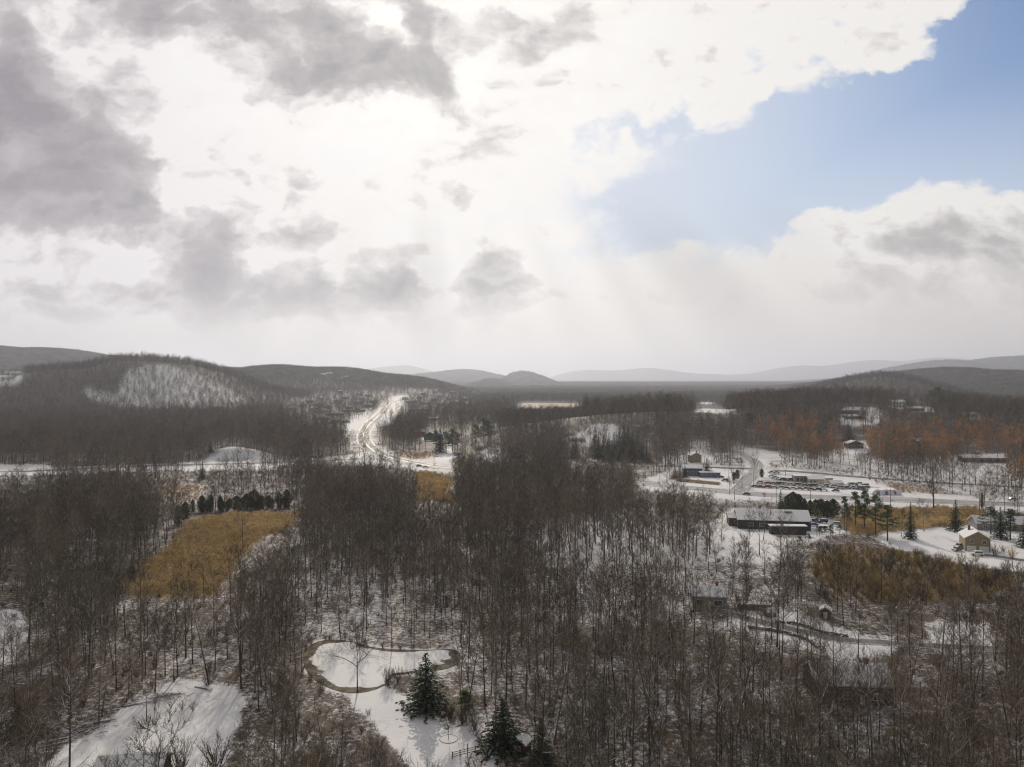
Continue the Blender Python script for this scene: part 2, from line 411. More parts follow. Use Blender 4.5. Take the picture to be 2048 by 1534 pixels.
def simple_mat(name, col, rough=0.8, var=0.15, scale=1.5, snow=None, spec=0.3, metal=0.0, back=False):
    """procedural paint / siding / bark: base colour broken by noise, with snow lying on what faces up"""
    m, t, b = new_mat(name)
    g = t.node('ShaderNodeNewGeometry')
    n = t.noise(g.outputs['Position'], scale, 4, 0.6)
    f = t.mapr(n, 0.3, 0.7, 1 - var, 1 + var, False)
    c = t.v('SCALE', tuple(col[:3]), scale=f)
    r = rough
    if snow is not None:
        up = t.sep(g.outputs['Normal'])[2]
        sn = t.noise(g.outputs['Position'], 0.7, 3, 0.6)
        s = t.m('MULTIPLY', t.mapr(up, snow, snow + 0.2), t.mapr(sn, 0.28, 0.42))
        c = t.mix(s, c, (0.80, 0.81, 0.84, 1))
    t.put(b.inputs['Base Color'], c)
    b.inputs['Roughness'].default_value = r
    b.inputs['Metallic'].default_value = metal
    b.inputs['Specular IOR Level'].default_value = spec
    return m


# ground material: snow over leaf litter, dry grass in the wet meadows
M_ground, t, b = new_mat('ground_snow')
g = t.node('ShaderNodeNewGeometry'); pos = g.outputs['Position']
za = t.node('ShaderNodeAttribute', attribute_name='zone')
lit, dry, far = t.sep(za.outputs['Color'])[0:3]
nA = t.noise(pos, 0.9, 6, 0.68)
nB = t.noise(pos, 0.06, 5, 0.6)
nC = t.noise(pos, 3.2, 3, 0.7)
thr = t.m('ADD', t.m('ADD', t.m('MULTIPLY', nA, 0.42), t.m('MULTIPLY', nC, 0.28)), t.m('MULTIPLY', nB, 0.30))
lm = t.mapr(t.m('ADD', thr, t.m('MULTIPLY', t.m('SUBTRACT', lit, 0.5), 0.42)), 0.47, 0.60)
snowc = t.mix(t.mapr(nB, 0.35, 0.65), (0.74, 0.74, 0.78, 1), (0.80, 0.80, 0.82, 1))
litc = t.mix(t.mapr(nC, 0.35, 0.65), (0.040, 0.026, 0.017, 1), (0.11, 0.072, 0.048, 1))
dryc = t.mix(t.mapr(nC, 0.3, 0.7), (0.34, 0.22, 0.08, 1), (0.62, 0.46, 0.22, 1))
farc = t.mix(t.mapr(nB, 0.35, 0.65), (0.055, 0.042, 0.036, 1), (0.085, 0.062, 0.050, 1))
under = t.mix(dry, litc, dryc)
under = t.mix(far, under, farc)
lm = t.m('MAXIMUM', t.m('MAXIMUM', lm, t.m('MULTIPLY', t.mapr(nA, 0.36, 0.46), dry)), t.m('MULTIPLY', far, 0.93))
t.put(b.inputs['Base Color'], t.mix(lm, snowc, under))
b.inputs['Roughness'].default_value = 0.75
b.inputs['Specular IOR Level'].default_value = 0.25
bump = t.node('ShaderNodeBump'); bump.inputs['Strength'].default_value = 0.5; bump.inputs['Distance'].default_value = 0.25
t.put(bump.inputs['Height'], nA); t.put(b.inputs['Normal'], bump.outputs[0])

ci = np.arange(nr * nc).reshape(nr, nc)
quads = np.stack([ci[:-1, :-1], ci[:-1, 1:], ci[1:, 1:], ci[1:, :-1]], -1).reshape(-1, 4)
gm = mesh_np('ground', np.stack([XX, YY, ZZ], -1).reshape(-1, 3), quads, [M_ground], None, True)
yy = np.maximum(YY, 1.0)
PX, PY = proj(XX, yy, ZZ)
litter = np.where(YY > 1300, 0.80, np.where(YY > 640, 0.78, 0.70)) * np.ones_like(ZZ)
dryz = np.zeros_like(ZZ)
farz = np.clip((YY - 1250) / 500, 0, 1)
rng = np.random.default_rng(5)
for kind, poly, qb, qo, lt in Z:
    xs_ = [p[0] for p in poly]; ys_ = [p[1] for p in poly]
    jx = PX + 5 * np.sin(PY / 7.0 + PX / 11.0); jy = PY + 2.0 * np.sin(PX / 9.0)
    ins = inpoly(jx if max(ys_) > 1100 else PX, jy if max(ys_) > 1100 else PY, poly) & (YY > 60)
    if lt is None: continue
    litter[ins] = lt
    dryz[ins] = 1.0 if kind == 'reed' else (0.75 if kind == 'straw' else (0.35 if kind == 'brush' else 0.0))
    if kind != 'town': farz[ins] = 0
def soften(a, k):
    for _ in range(k):
        a = (a + np.roll(a, 1, 0) + np.roll(a, -1, 0) + np.roll(a, 1, 1) + np.roll(a, -1, 1)) / 5
    return a
litter = soften(litter, 5); farz = soften(farz, 4); dryz = soften(dryz, 2)
ca_ = gm.attributes.new('zone', 'FLOAT_COLOR', 'POINT')
ca_.data.foreach_set('color', np.stack([litter, dryz, farz, np.ones_like(ZZ)], -1).astype(np.float32).ravel())
tag(link('ground', gm), 'snow covered valley floor and wooded hills', None, None, 'structure')

# ------------------------------------------------------------------ roads
def road_mat(name, base, snowmix, rough, streak=1.0):
    m, t, b = new_mat(name)
    uvn = t.node('ShaderNodeAttribute', attribute_name='across')
    u_, v_, _ = t.sep(uvn.outputs['Vector'])[0:3]
    g = t.node('ShaderNodeNewGeometry')
    n = t.noise(t.xyz(t.m('MULTIPLY', u_, 14.0 * streak), t.m('MULTIPLY', v_, 0.035)), 1.0, 5, 0.62, 0.0)
    n2 = t.noise(g.outputs['Position'], 0.35, 5, 0.65)
    s = t.m('ADD', t.m('MULTIPLY', n, 0.85), t.m('MULTIPLY', n2, 0.15))
    med = t.mapr(t.m('ABSOLUTE', u_), 0.10, 0.05)
    edge = t.mapr(t.m('ABSOLUTE', u_), 0.80, 0.97)
    if rough > 0.7 or name.startswith('snowy'): edge = t.m('MAXIMUM', edge, med)
    f = t.m('MAXIMUM', t.mapr(s, snowmix - 0.07, snowmix + 0.07), edge)
    asp = t.mix(t.mapr(n2, .3, .7), tuple(c * 0.8 for c in base) + (1,), tuple(c * 1.25 for c in base) + (1,))
    t.put(b.inputs['Base Color'], t.mix(f, asp, (0.70, 0.69, 0.69, 1)))
    t.put(b.inputs['Roughness'], t.mix(f, (rough, rough, rough, 1), (0.55, 0.55, 0.55, 1)))
    b.inputs['Specular IOR Level'].default_value = 0.35 if rough < 0.7 else 0.28
    return m

M_hwy = road_mat('slushy_highway', (0.17, 0.155, 0.14), 0.54, 0.45)
M_white = road_mat('snowy_highway', (0.10, 0.094, 0.085), 0.56, 0.72)
M_lane = road_mat('wet_asphalt_lane', (0.11, 0.10, 0.095), 0.60, 0.45)


def smooth_path(pts, step):
    pts = [np.array(p, float) for p in pts]
    out = []
    P_ = [2 * pts[0] - pts[1]] + pts + [2 * pts[-1] - pts[-2]]
    for i in range(1, len(P_) - 2):
        n = max(2, int(np.linalg.norm(P_[i + 1] - P_[i]) / step))
        for k in range(n):
            u = k / n
            out.append(0.5 * ((2 * P_[i]) + (-P_[i - 1] + P_[i + 1]) * u + (2 * P_[i - 1] - 5 * P_[i] + 4 * P_[i + 1] - P_[i + 2]) * u * u + (-P_[i - 1] + 3 * P_[i] - 3 * P_[i + 1] + P_[i + 2]) * u ** 3))
    out.append(pts[-1])
    return np.array(out)


def road(name, pix, width, mat, label, off=0.10, ncross=7):
    c = np.array([G(*p)[:2] if len(p) == 2 else p[:2] for p in pix])
    c = smooth_path(c, 6.0)
    tan = np.gradient(c, axis=0); tan /= np.linalg.norm(tan, axis=1)[:, None] + 1e-9
    nrm = np.stack([tan[:, 1], -tan[:, 0]], 1)
    a = np.linspace(-1, 1, ncross)
    w = np.asarray(width if np.ndim(width) == 0 else np.interp(np.linspace(0, 1, len(c)), np.linspace(0, 1, len(width)), width)) / 2 * np.ones(len(c))
    xy = c[:, None, :] + nrm[:, None, :] * (a[None, :] * w[:, None])[..., None]
    x = xy[..., 0]; y = xy[..., 1]
    z = hgt(x, y) + off + np.clip(y - 300, 0, None) * 0.00045
    L_ = np.concatenate([[0], np.cumsum(np.linalg.norm(np.diff(c, axis=0), axis=1))])
    n, k = x.shape
    ii = np.arange(n * k).reshape(n, k)
    q = np.stack([ii[:-1, :-1], ii[:-1, 1:], ii[1:, 1:], ii[1:, :-1]], -1).reshape(-1, 4)
    me = mesh_np(name, np.stack([x, y, z], -1).reshape(-1, 3), q, [mat], None, True)
    at = me.attributes.new('across', 'FLOAT_VECTOR', 'POINT')
    at.data.foreach_set('vector', np.stack([np.broadcast_to(a, (n, k)), np.broadcast_to(L_[:, None], (n, k)), np.zeros((n, k))], -1).astype(np.float32).ravel())
    o = link(name, me)
    tag(o, label, None, None, 'structure')
    return c


hw_px = [(812, 793), (797, 799), (780, 806), (770, 818), (757, 832), (742, 846), (731, 860), (727, 874), (733, 889), (749, 903), (775, 914), (815, 924), (860, 932), (920, 938)]
road('highway', hw_px, [20, 20, 19, 18, 17, 16, 15, 14], M_white, 'wide snowy highway curving into the distance')
road('highway_right', [(1180, 962), (1290, 968), (1380, 976), (1480, 986), (1600, 993), (1750, 998), (1900, 1004), (2060, 1010), (2250, 1018)], 17, M_hwy, 'slushy highway passing the car lot', 0.14)
road('side_road', [(1478, 984), (1492, 968), (1503, 952), (1514, 938), (1513, 926), (1500, 917), (1486, 909), (1470, 903), (1440, 897)], [13, 11, 10, 9, 8], M_hwy, 'side road climbing from the highway into the woods', 0.2)
road('lane', [(1278, 931), (1330, 932), (1400, 934), (1470, 937), (1508, 938)], 5.5, M_lane, 'narrow lane behind the blue shop', 0.24)
road('upper_lane', [(1548, 941), (1600, 944), (1660, 949), (1740, 956), (1820, 962), (1900, 967), (1980, 971), (2080, 977)], 6, M_lane, 'narrow dark road behind the car lot', 0.2)
road('left_road', [(-140, 947), (0, 944), (100, 941), (200, 936), (300, 932), (380, 930), (460, 928), (560, 925), (650, 922), (720, 918)], 8, M_white, 'snow covered road through the left woods', 0.1)
road('driveway', [(1392, 1222), (1440, 1224), (1500, 1240), (1560, 1254), (1620, 1268), (1690, 1282), (1760, 1286), (1850, 1292), (2000, 1300), (2150, 1300)], 4.0, M_lane, 'curving driveway among the trees', 0.1)
road('yard_drive', [(1940, 1108), (1985, 1112), (2048, 1121), (2140, 1135)], 4.0, M_lane, 'dark driveway beside the tan garage', 0.1)

road('parking_lot', [(1494, 970), (1560, 966), (1640, 969), (1730, 977), (1800, 985)], [30, 34, 34, 26, 14], M_hwy, 'slushy car lot surface beside the highway', 0.06, 15)

# pond
M_pond, t, b = new_mat('pond_ice')
at = t.node('ShaderNodeAttribute', attribute_name='edge'); e = at.outputs['Fac']
g = t.node('ShaderNodeNewGeometry'); n = t.noise(g.outputs['Position'], 0.5, 4, 0.6)
nlo = t.noise(g.outputs['Position'], 0.11, 2, 0.5)
ee = t.m('ADD', t.m('ADD', e, t.m('MULTIPLY', t.m('SUBTRACT', nlo, 0.5), 0.55)), t.m('MULTIPLY', t.m('SUBTRACT', n, 0.5), 0.22))
ice = t.mix(t.mapr(n, 0.35, 0.65), (0.05, 0.042, 0.032, 1), (0.20, 0.16, 0.11, 1))
f = t.mapr(ee, 0.84, 0.87)
t.put(b.inputs['Base Color'], t.mix(f, (0.78, 0.78, 0.80, 1), ice))
t.put(b.inputs['Roughness'], t.mix(f, (0.7, 0.7, 0.7, 1), (0.8, 0.8, 0.8, 1)))
b.inputs['Specular IOR Level'].default_value = 0.15
pond_px = [(604, 1325), (606, 1306), (622, 1290), (655, 1281), (700, 1284), (745, 1296), (790, 1300), (850, 1302), (905, 1300), (922, 1318), (900, 1337), (850, 1346), (790, 1352), (770, 1372), (735, 1385), (700, 1388), (665, 1381), (635, 1366), (615, 1348)]
pp = np.array([G(*p)[:2] for p in pond_px])
pp = smooth_path(np.vstack([pp, pp[:1]]), 2.0)[:-1]
cen = pp.mean(0); PZ = max(hgt(pp[:, 0], pp[:, 1]).mean(), 0) + 0.12
ks = [0.0, 0.3, 0.6, 0.8, 0.9, 0.96, 1.0]
co = [(cen[0], cen[1], PZ)]; ed = [0.0]
for k in ks[1:]:
    for p in pp: q = cen + (p - cen) * k; co.append((q[0], q[1], 0)); ed.append(k)
co = np.array(co); co[:, 2] = hgt(co[:, 0], co[:, 1]) + 0.09
n = len(pp); tri = [(0, 1 + i, 1 + (i + 1) % n) for i in range(n)]; qd = []
for r in range(len(ks) - 2):
    for i in range(n): qd.append((1 + r * n + i, 1 + (r + 1) * n + i, 1 + (r + 1) * n + (i + 1) % n, 1 + r * n + (i + 1) % n))
pm = mesh_np('pond', co, [np.array(tri), np.array(qd)], [M_pond], None, True)
a_ = pm.attributes.new('edge', 'FLOAT', 'POINT'); a_.data.foreach_set('value', np.array(ed, np.float32))
tag(link('pond', pm), 'frozen snow covered pond with a brown ice rim', None, None, 'structure')

# ------------------------------------------------------------------ vegetation builders
def bark_mat(name, c1, c2, snow=0.55, tint=0.5, olive=(0.11, 0.105, 0.07)):
    m, t, b = new_mat(name)
    g = t.node('ShaderNodeNewGeometry'); pos = g.outputs['Position']
    oi = t.node('ShaderNodeObjectInfo')
    n = t.noise(pos, 1.7, 3, 0.6)
    nb = t.noise(pos, 0.012, 3, 0.6)
    c = t.mix(t.mapr(n, 0.3, 0.7), c1 + (1,), c2 + (1,))
    c = t.mix(t.m('MULTIPLY', t.mapr(nb, 0.45, 0.62), 0.6), c, olive + (1,))
    f = t.mapr(oi.outputs['Random'], 0, 1, 1 - tint, 1 + tint, False)
    c = t.v('SCALE', c, scale=f)
    if snow is not None:
        up = t.sep(g.outputs['Normal'])[2]
        sn = t.noise(pos, 0.35, 2, 0.6)
        s = t.m('MULTIPLY', t.mapr(up, snow, snow + 0.25), t.mapr(sn, 0.38, 0.50))
        c = t.mix(t.m('MULTIPLY', s, 0.85), c, (0.72, 0.73, 0.77, 1))
    t.put(b.inputs['Base Color'], c)
    b.inputs['Roughness'].default_value = 0.9
    b.inputs['Specular IOR Level'].default_value = 0.15
    return m


def leaf_mat(name, c1, c2, scale=0.8, trans=0.25, tint=0.3, frost=0.0):
    m, t, b = new_mat(name)
    g = t.node('ShaderNodeNewGeometry'); pos = g.outputs['Position']
    oi = t.node('ShaderNodeObjectInfo')
    n = t.noise(pos, scale, 3, 0.6)
    c = t.mix(t.mapr(n, 0.35, 0.65), c1 + (1,), c2 + (1,))
    c = t.v('SCALE', c, scale=t.mapr(oi.outputs['Random'], 0, 1, 1 - tint, 1 + tint, False))
    if frost:
        sn = t.noise(pos, 1.3, 3, 0.7)
        up = t.m('ABSOLUTE', t.sep(g.outputs['Normal'])[2])
        c = t.mix(t.m('MULTIPLY', t.mapr(sn, 0.60, 0.68), t.m('MULTIPLY', up, frost)), c, (0.7, 0.72, 0.76, 1))
    t.put(b.inputs['Base Color'], c)
    b.inputs['Roughness'].default_value = 0.8
    b.inputs['Specular IOR Level'].default_value = 0.2
    tr = t.node('ShaderNodeBsdfTranslucent'); t.put(tr.inputs[0], c)
    mx = t.node('ShaderNodeMixShader'); mx.inputs[0].default_value = trans
    out = m.node_tree.nodes['Material Output']
    t.l.new(b.outputs[0], mx.inputs[1]); t.l.new(tr.outputs[0], mx.inputs[2]); t.l.new(mx.outputs[0], out.inputs[0])
    return m


M_bark = bark_mat('bark', (0.050, 0.041, 0.034), (0.16, 0.132, 0.108))
M_limb = bark_mat('limb_bark', (0.14, 0.112, 0.088), (0.33, 0.285, 0.235), 0.32)
M_twig = bark_mat('twig', (0.108, 0.080, 0.052), (0.200, 0.152, 0.102), None)
M_twig_red = bark_mat('twig_red', (0.10, 0.055, 0.038), (0.15, 0.085, 0.055), None)
M_stem = bark_mat('shrub_stem', (0.090, 0.070, 0.050), (0.165, 0.130, 0.095), None)
M_gold = bark_mat('golden_stem', (0.32, 0.23, 0.105), (0.54, 0.40, 0.19), None, 0.3, (0.24, 0.19, 0.08))
M_reed = bark_mat('reed_straw', (0.48, 0.35, 0.165), (0.84, 0.67, 0.39), None, 0.35, (0.36, 0.26, 0.12))
M_straw = bark_mat('pale_straw', (0.30, 0.20, 0.14), (0.50, 0.36, 0.27), None, 0.3, (0.3, 0.2, 0.13))
M_oakleaf = leaf_mat('oak_leaves', (0.28, 0.140, 0.052), (0.50, 0.275, 0.105), 0.5, 0.4, 0.35)
M_needle = leaf_mat('spruce_needles', (0.018, 0.032, 0.016), (0.045, 0.070, 0.030), 0.8, 0.10, 0.25, 0.5)
M_pine = leaf_mat('pine_needles', (0.050, 0.085, 0.030), (0.11, 0.155, 0.05), 0.8, 0.2, 0.2, 0.3)
M_cedar = leaf_mat('cedar_foliage', (0.022, 0.034, 0.014), (0.070, 0.080, 0.028), 0.8, 0.1, 0.2)

RNG = np.random.default_rng(11)


class PM:
    """poly collector: tapered tubes, ribbons and leaf faces gathered per material"""
    def __init__(s): s.co = []; s.tri = []; s.quad = []; s.tm = []; s.qm = []; s.n = 0
    def add(s, pts): k = s.n; s.co.extend(pts); s.n += len(pts); return k
    def tube(s, pts, rad, sides=5, mat=0):
        pts = [np.asarray(p, float) for p in pts]
        prev = None
        for i, p in enumerate(pts):
            d = pts[min(i + 1, len(pts) - 1)] - pts[max(i - 1, 0)]
            d = d / (np.linalg.norm(d) + 1e-9)
            a = np.cross(d, [0.0, 0.0, 1.0] if abs(d[2]) < 0.9 else [1.0, 0.0, 0.0]); a /= np.linalg.norm(a)
            bb = np.cross(d, a)
            r = rad[i]
            k = s.add([p + r * (math.cos(2 * math.pi * j / sides) * a + math.sin(2 * math.pi * j / sides) * bb) for j in range(sides)])
            if prev is not None:
                for j in range(sides):
                    s.quad.append((prev + j, prev + (j + 1) % sides, k + (j + 1) % sides, k + j)); s.qm.append(mat)
            prev = k
    def sliver(s, a, b, w, mat=0):
        a = np.asarray(a); b = np.asarray(b)
        d = b - a
        v = np.cross(d, RNG.normal(size=3)); v *= w * 0.5 / (np.linalg.norm(v) + 1e-9)
        k = s.add([a - v, a + v, b]); s.tri.append((k, k + 1, k + 2)); s.tm.append(mat)
    def leaf(s, c, size, mat=0, nrm=None):
        a = RNG.normal(size=3) if nrm is None else np.cross(nrm, RNG.normal(size=3)); a /= np.linalg.norm(a) + 1e-9
        bb = np.cross(a, RNG.normal(size=3)) if nrm is None else np.cross(nrm, a); bb /= np.linalg.norm(bb) + 1e-9
        c = np.asarray(c)
        k = s.add([c - a * size * .5, c + bb * size * .35, c + a * size * .5, c - bb * size * .35]); s.quad.append((k, k + 1, k + 2, k + 3)); s.qm.append(mat)
    def mesh(s, name, mats, smooth=False):
        return mesh_np(name, np.array(s.co), [np.array(f) for f in (s.tri, s.quad) if f], mats, s.tm + s.qm, smooth)


def unit(v): v = np.asarray(v, float); return v / (np.linalg.norm(v) + 1e-9)


def bare_tree(rng, h=20, spread=0.20, first=0.38, n1=15, n2=6, n3=6, n4=3, tw=0.036, merged=False, lean=0.04, fork=False, up=0.5, trunk_r=0.0105, twigmat=2, leaves=0):
    """deciduous winter tree: curved trunk, ascending limbs, branches, twigs. Returns (trunk PM, crown PM)"""
    tr = PM(); cr = tr if merged else PM()
    ln = rng.normal(0, lean, 2)
    wob = rng.normal(0, 0.010 * h, (9, 2)).cumsum(0) * 0.45
    r0 = h * trunk_r
    tp = [np.array([ln[0] * h * k / 8 + wob[k, 0] * k / 8, ln[1] * h * k / 8 + wob[k, 1] * k / 8, h * (k / 8) ** 0.97 * 0.97]) for k in range(9)]
    tp[0] = np.array([0, 0, -0.6])
    radii = [r0 * (1.25 if k == 0 else 1 - 0.92 * (k / 8) ** 0.9) for k in range(9)]
    tr.tube(tp, radii, 6 if h > 15 else 5, 0)
    def at(t):
        f = t * 8; k = min(int(f), 7); return tp[k] + (tp[k + 1] - tp[k]) * (f - k)
    az = rng.uniform(0, 6.28)
    for i in range(n1):
        t = first + (0.98 - first) * (i + rng.uniform(-.3, .3)) / max(1, n1 - 1)
        t = min(max(t, first), 0.985)
        az += 2.4 + rng.normal(0, .35)
        p = at(t)
        rel = (t - first) / (1 - first)
        L1 = h * spread * (1.05 - 0.40 * rel) * rng.uniform(.75, 1.25) * (1.35 if (fork and i < 3) else 1)
        ang = math.radians(rng.uniform(42, 78) * (1 - 0.45 * rel))
        d = np.array([math.cos(az) * math.sin(ang), math.sin(az) * math.sin(ang), math.cos(ang)])
        pts = [p]
        for k in range(4):
            d = unit(d + np.array([0, 0, up * 0.22]) + rng.normal(0, .13, 3))
            pts.append(pts[-1] + d * L1 / 4)
        rb = max(0.02, r0 * (0.60 if (fork and i < 3) else 0.42) * (1 - 0.6 * rel))
        cr.tube(pts, [rb, rb * .8, rb * .6, rb * .4, rb * .18], 4 if rb > .05 else 3, 1)
        for j in range(n2):
            u = 0.22 + 0.78 * (j + rng.uniform(0, .8)) / n2
            u = min(u, 0.99); f = u * 4; k = min(int(f), 3)
            q = pts[k] + (pts[k + 1] - pts[k]) * (f - k); dd = unit(pts[k + 1] - pts[k])
            L2 = L1 * (0.50 - 0.2 * u) * rng.uniform(.7, 1.3)
            e = unit(dd + rng.normal(0, .55, 3) + np.array([0, 0, up * 0.45]))
            q1 = q + e * L2 * .5; e2 = unit(e + rng.normal(0, .25, 3) + np.array([0, 0, up * .3])); q2 = q1 + e2 * L2 * .5
            cr.tube([q, q1, q2], [rb * .36, rb * .24, 0.008], 3, 1)
            for m_ in range(n3):
                u3 = rng.uniform(.12, 1.0)
                s0 = q + (q1 - q) * u3 * 2 if u3 < .5 else q1 + (q2 - q1) * (u3 - .5) * 2
                L3 = L2 * rng.uniform(.4, .8) + 0.45
                g_ = unit(e + rng.normal(0, .48, 3) + np.array([0, 0, up * .6]))
                s1 = s0 + g_ * L3
                cr.sliver(s0, s1, tw * 1.25, twigmat)
                for w_ in range(n4):
                    a0 = s0 + (s1 - s0) * rng.uniform(.2, .95)
                    a1 = a0 + unit(g_ + rng.normal(0, .42, 3) + np.array([0, 0, .12])) * L3 * rng.uniform(.45, .9)
                    cr.sliver(a0, a1, tw, twigmat)
                for w_ in range(leaves):
                    cr.leaf(s0 + g_ * L3 * rng.uniform(0, 1) + rng.normal(0, .2, 3), rng.uniform(.28, .55), 3)
    return tr, cr


TM = [M_bark, M_limb, M_twig, M_oakleaf]
NEAR_SPECS = [  # height, spread, first limb, lean
    (20, .25, .38, .02), (22, .22, .46, .03), (18, .30, .28, .04), (21, .27, .34, .03), (16, .26, .36, .05),
    (23, .23, .48, .02), (19, .32, .25, .04), (17, .22, .42, .05), (20, .28, .34, .06), (14, .29, .26, .05),
]
near_tree = []      # (trunk mesh, crown mesh, height)
for i, (h_, s_, f_, l_) in enumerate(NEAR_SPECS):
    rng = np.random.default_rng(100 + i)
    a_, c_ = bare_tree(rng, h_, s_, f_, 16, 6, 6, 2, 0.027, False, l_, i % 3 == 0)
    near_tree.append((a_.mesh('trunk', TM, True), c_.mesh('crown', TM), h_))


def proto(name, me):
    return bpy.data.objects.new(name, me)          # never linked: only a source for the woods


def proto_collection(name, objs):
    c = bpy.data.collections.new(name)
    for o in objs: c.objects.link(o)
    return c


mid_src = []
for i in range(8):
    rng = np.random.default_rng(200 + i)
    h_, s_, f_, l_ = NEAR_SPECS[i]
    a_, c_ = bare_tree(rng, h_, s_ * 1.1, f_ * .9, 14, 5, 5, 2, 0.055, True, l_)
    mid_src.append(proto('a_%02d' % i, a_.mesh('bare_tree', TM)))
far_src = []
for i in range(6):
    rng = np.random.default_rng(300 + i)
    a_, c_ = bare_tree(rng, 16 + i % 3 * 2, .34, .20, 10, 5, 4, 2, 0.16, True, .04)
    far_src.append(proto('b_%02d' % i, a_.mesh('bare_tree', TM)))
for i in range(3):          # clumps for the distance
    rng = np.random.default_rng(340 + i)
    P_ = PM()
    for k in range(240):
        x, y = rng.uniform(-15, 15, 2); z = rng.uniform(2, 13) * rng.uniform(.6, 1)
        a0 = np.array([x, y, z]); P_.sliver(a0, a0 + unit(rng.normal(0, .6, 3) + [0, 0, 1.2]) * rng.uniform(3, 6), rng.uniform(.5, 1.0), 2)
    for k in range(26):
        x, y = rng.uniform(-15, 15, 2); P_.sliver([x, y, -3], [x, y, rng.uniform(10, 14)], .45, 0)
    far_src.append(proto('c_%02d' % i, P_.mesh('bare_tree', TM)))
wood_src = proto_collection('wood_sources', mid_src + far_src)      # 0-7 mid, 8-13 far, 14-16 clumps


def scatter(name, pts, rot, scl, idx, src, label, kind='stuff', cat=None):
    """one object whose geometry nodes set a source on each of its points"""
    me = bpy.data.meshes.new(name)
    pts = np.asarray(pts, np.float32)
    me.vertices.add(len(pts)); me.vertices.foreach_set('co', pts.ravel())
    a = me.attributes.new('spin', 'FLOAT_VECTOR', 'POINT'); a.data.foreach_set('vector', np.asarray(rot, np.float32).ravel())
    a = me.attributes.new('size', 'FLOAT_VECTOR', 'POINT'); a.data.foreach_set('vector', np.asarray(scl, np.float32).ravel())
    a = me.attributes.new('pick', 'INT', 'POINT'); a.data.foreach_set('value', np.asarray(idx, np.int32))
    o = link(name, me)
    ng = bpy.data.node_groups.new(name, 'GeometryNodeTree')
    ng.interface.new_socket('Geometry', in_out='INPUT', socket_type='NodeSocketGeometry')
    ng.interface.new_socket('Geometry', in_out='OUTPUT', socket_type='NodeSocketGeometry')
    N = ng.nodes; L = ng.links
    gi = N.new('NodeGroupInput'); go = N.new('NodeGroupOutput')
    ip = N.new('GeometryNodeInstanceOnPoints'); ci_ = N.new('GeometryNodeCollectionInfo')
    ci_.inputs['Collection'].default_value = src
    ci_.inputs['Separate Children'].default_value = True; ci_.inputs['Reset Children'].default_value = True
    ip.inputs['Pick Instance'].default_value = True
    def attr(nm, ty):
        n = N.new('GeometryNodeInputNamedAttribute'); n.data_type = ty; n.inputs[0].default_value = nm
        return n.outputs[0]
    L.new(gi.outputs[0], ip.inputs['Points']); L.new(ci_.outputs[0], ip.inputs['Instance'])
    L.new(attr('pick', 'INT'), ip.inputs['Instance Index'])
    L.new(attr('spin', 'FLOAT_VECTOR'), ip.inputs['Rotation']); L.new(attr('size', 'FLOAT_VECTOR'), ip.inputs['Scale'])
    L.new(ip.outputs[0], go.inputs[0])
    md = o.modifiers.new('scatter', 'NODES'); md.node_group = ng
    tag(o, label, cat, None, kind)
    return o


# ------------------------------------------------------------------ where the bare trees stand
def jgrid(y0, y1, sp, xr, rng, ox=0.42):
    n = int((y1 - y0) / sp) + 1
    ys = y0 + sp * np.arange(n); X = []; Y = []
    for y in ys:
        w = max(xr(y), 60); k = int(2 * w / sp) + 1
        x = -w + sp * np.arange(k)
        X.append(x + rng.uniform(-ox, ox, k) * sp); Y.append(y + rng.uniform(-ox, ox, k) * sp)
    return np.concatenate(X), np.concatenate(Y)


def admit(x, y, h, rng, wide=0.0):
    """tree roots allowed at x, y: openings stay open"""
    z = hgt(x, y); px, py = proj(x, y, z)
    keep = np.ones(len(x), bool); rnd = rng.random(len(x)); over = np.zeros(len(x))
    for kind, poly, qb, qo, lt in Z:
        ins = inpoly(px, py, poly); keep &= ~(ins & (rnd > qb))
    # patchy woods
    for kind, poly, qb, qo, lt in Z:
        if qo >= 1: continue
        bx = [p[0] for p in poly]; by = [p[1] for p in poly]
        cand = (px > min(bx) - 25) & (px < max(bx) + 25) & (py >= min(by) - 2) & (py < max(by) + 420) & keep
        idx = np.nonzero(cand)[0]
        if not len(idx): continue
        jt = rng.normal(0, 9, len(idx)); hit = np.zeros(len(idx), bool)
        for f in (.12, .3, .5, .7, .85, .97):
            qx, qy = proj(x[idx], y[idx], z[idx] + h[idx] * f)
            for s in ((0,) if f < .35 else (-.13, 0, .13)):
                hit |= inpoly(qx + jt + s * h[idx] * F / y[idx], qy, poly)
        base_in = inpoly(px[idx], py[idx], poly)
        r2 = rng.random(len(idx))
        keep[idx[hit & ~base_in & (r2 > qo)]] = False
    return keep, z, px, py


rng = np.random.default_rng(77)
gx, gy = jgrid(88, 620, 5.1, lambda y: 0.80 * y + 10, rng)
nbh = rng.uniform(.66, 1.0, len(gx)) * np.where((gy < 255) & (gy > 190), .85, 1); gi_ = rng.integers(0, 10, len(gx))
hh = np.array([NEAR_SPECS[i][0] for i in gi_]) * nbh
keep, gz, gpx, gpy = admit(gx, gy, hh, rng)
dens = 0.5 + 0.5 * np.sin(gx / 23.0 + 2) * np.sin(gy / 31.0 + gx / 57.0)
keep &= rng.random(len(gx)) < 0.74 + 0.26 * dens
gx, gy, gz, nbh, gi_, hh, gpx = [a[keep] for a in (gx, gy, gz, nbh, gi_, hh, gpx)]
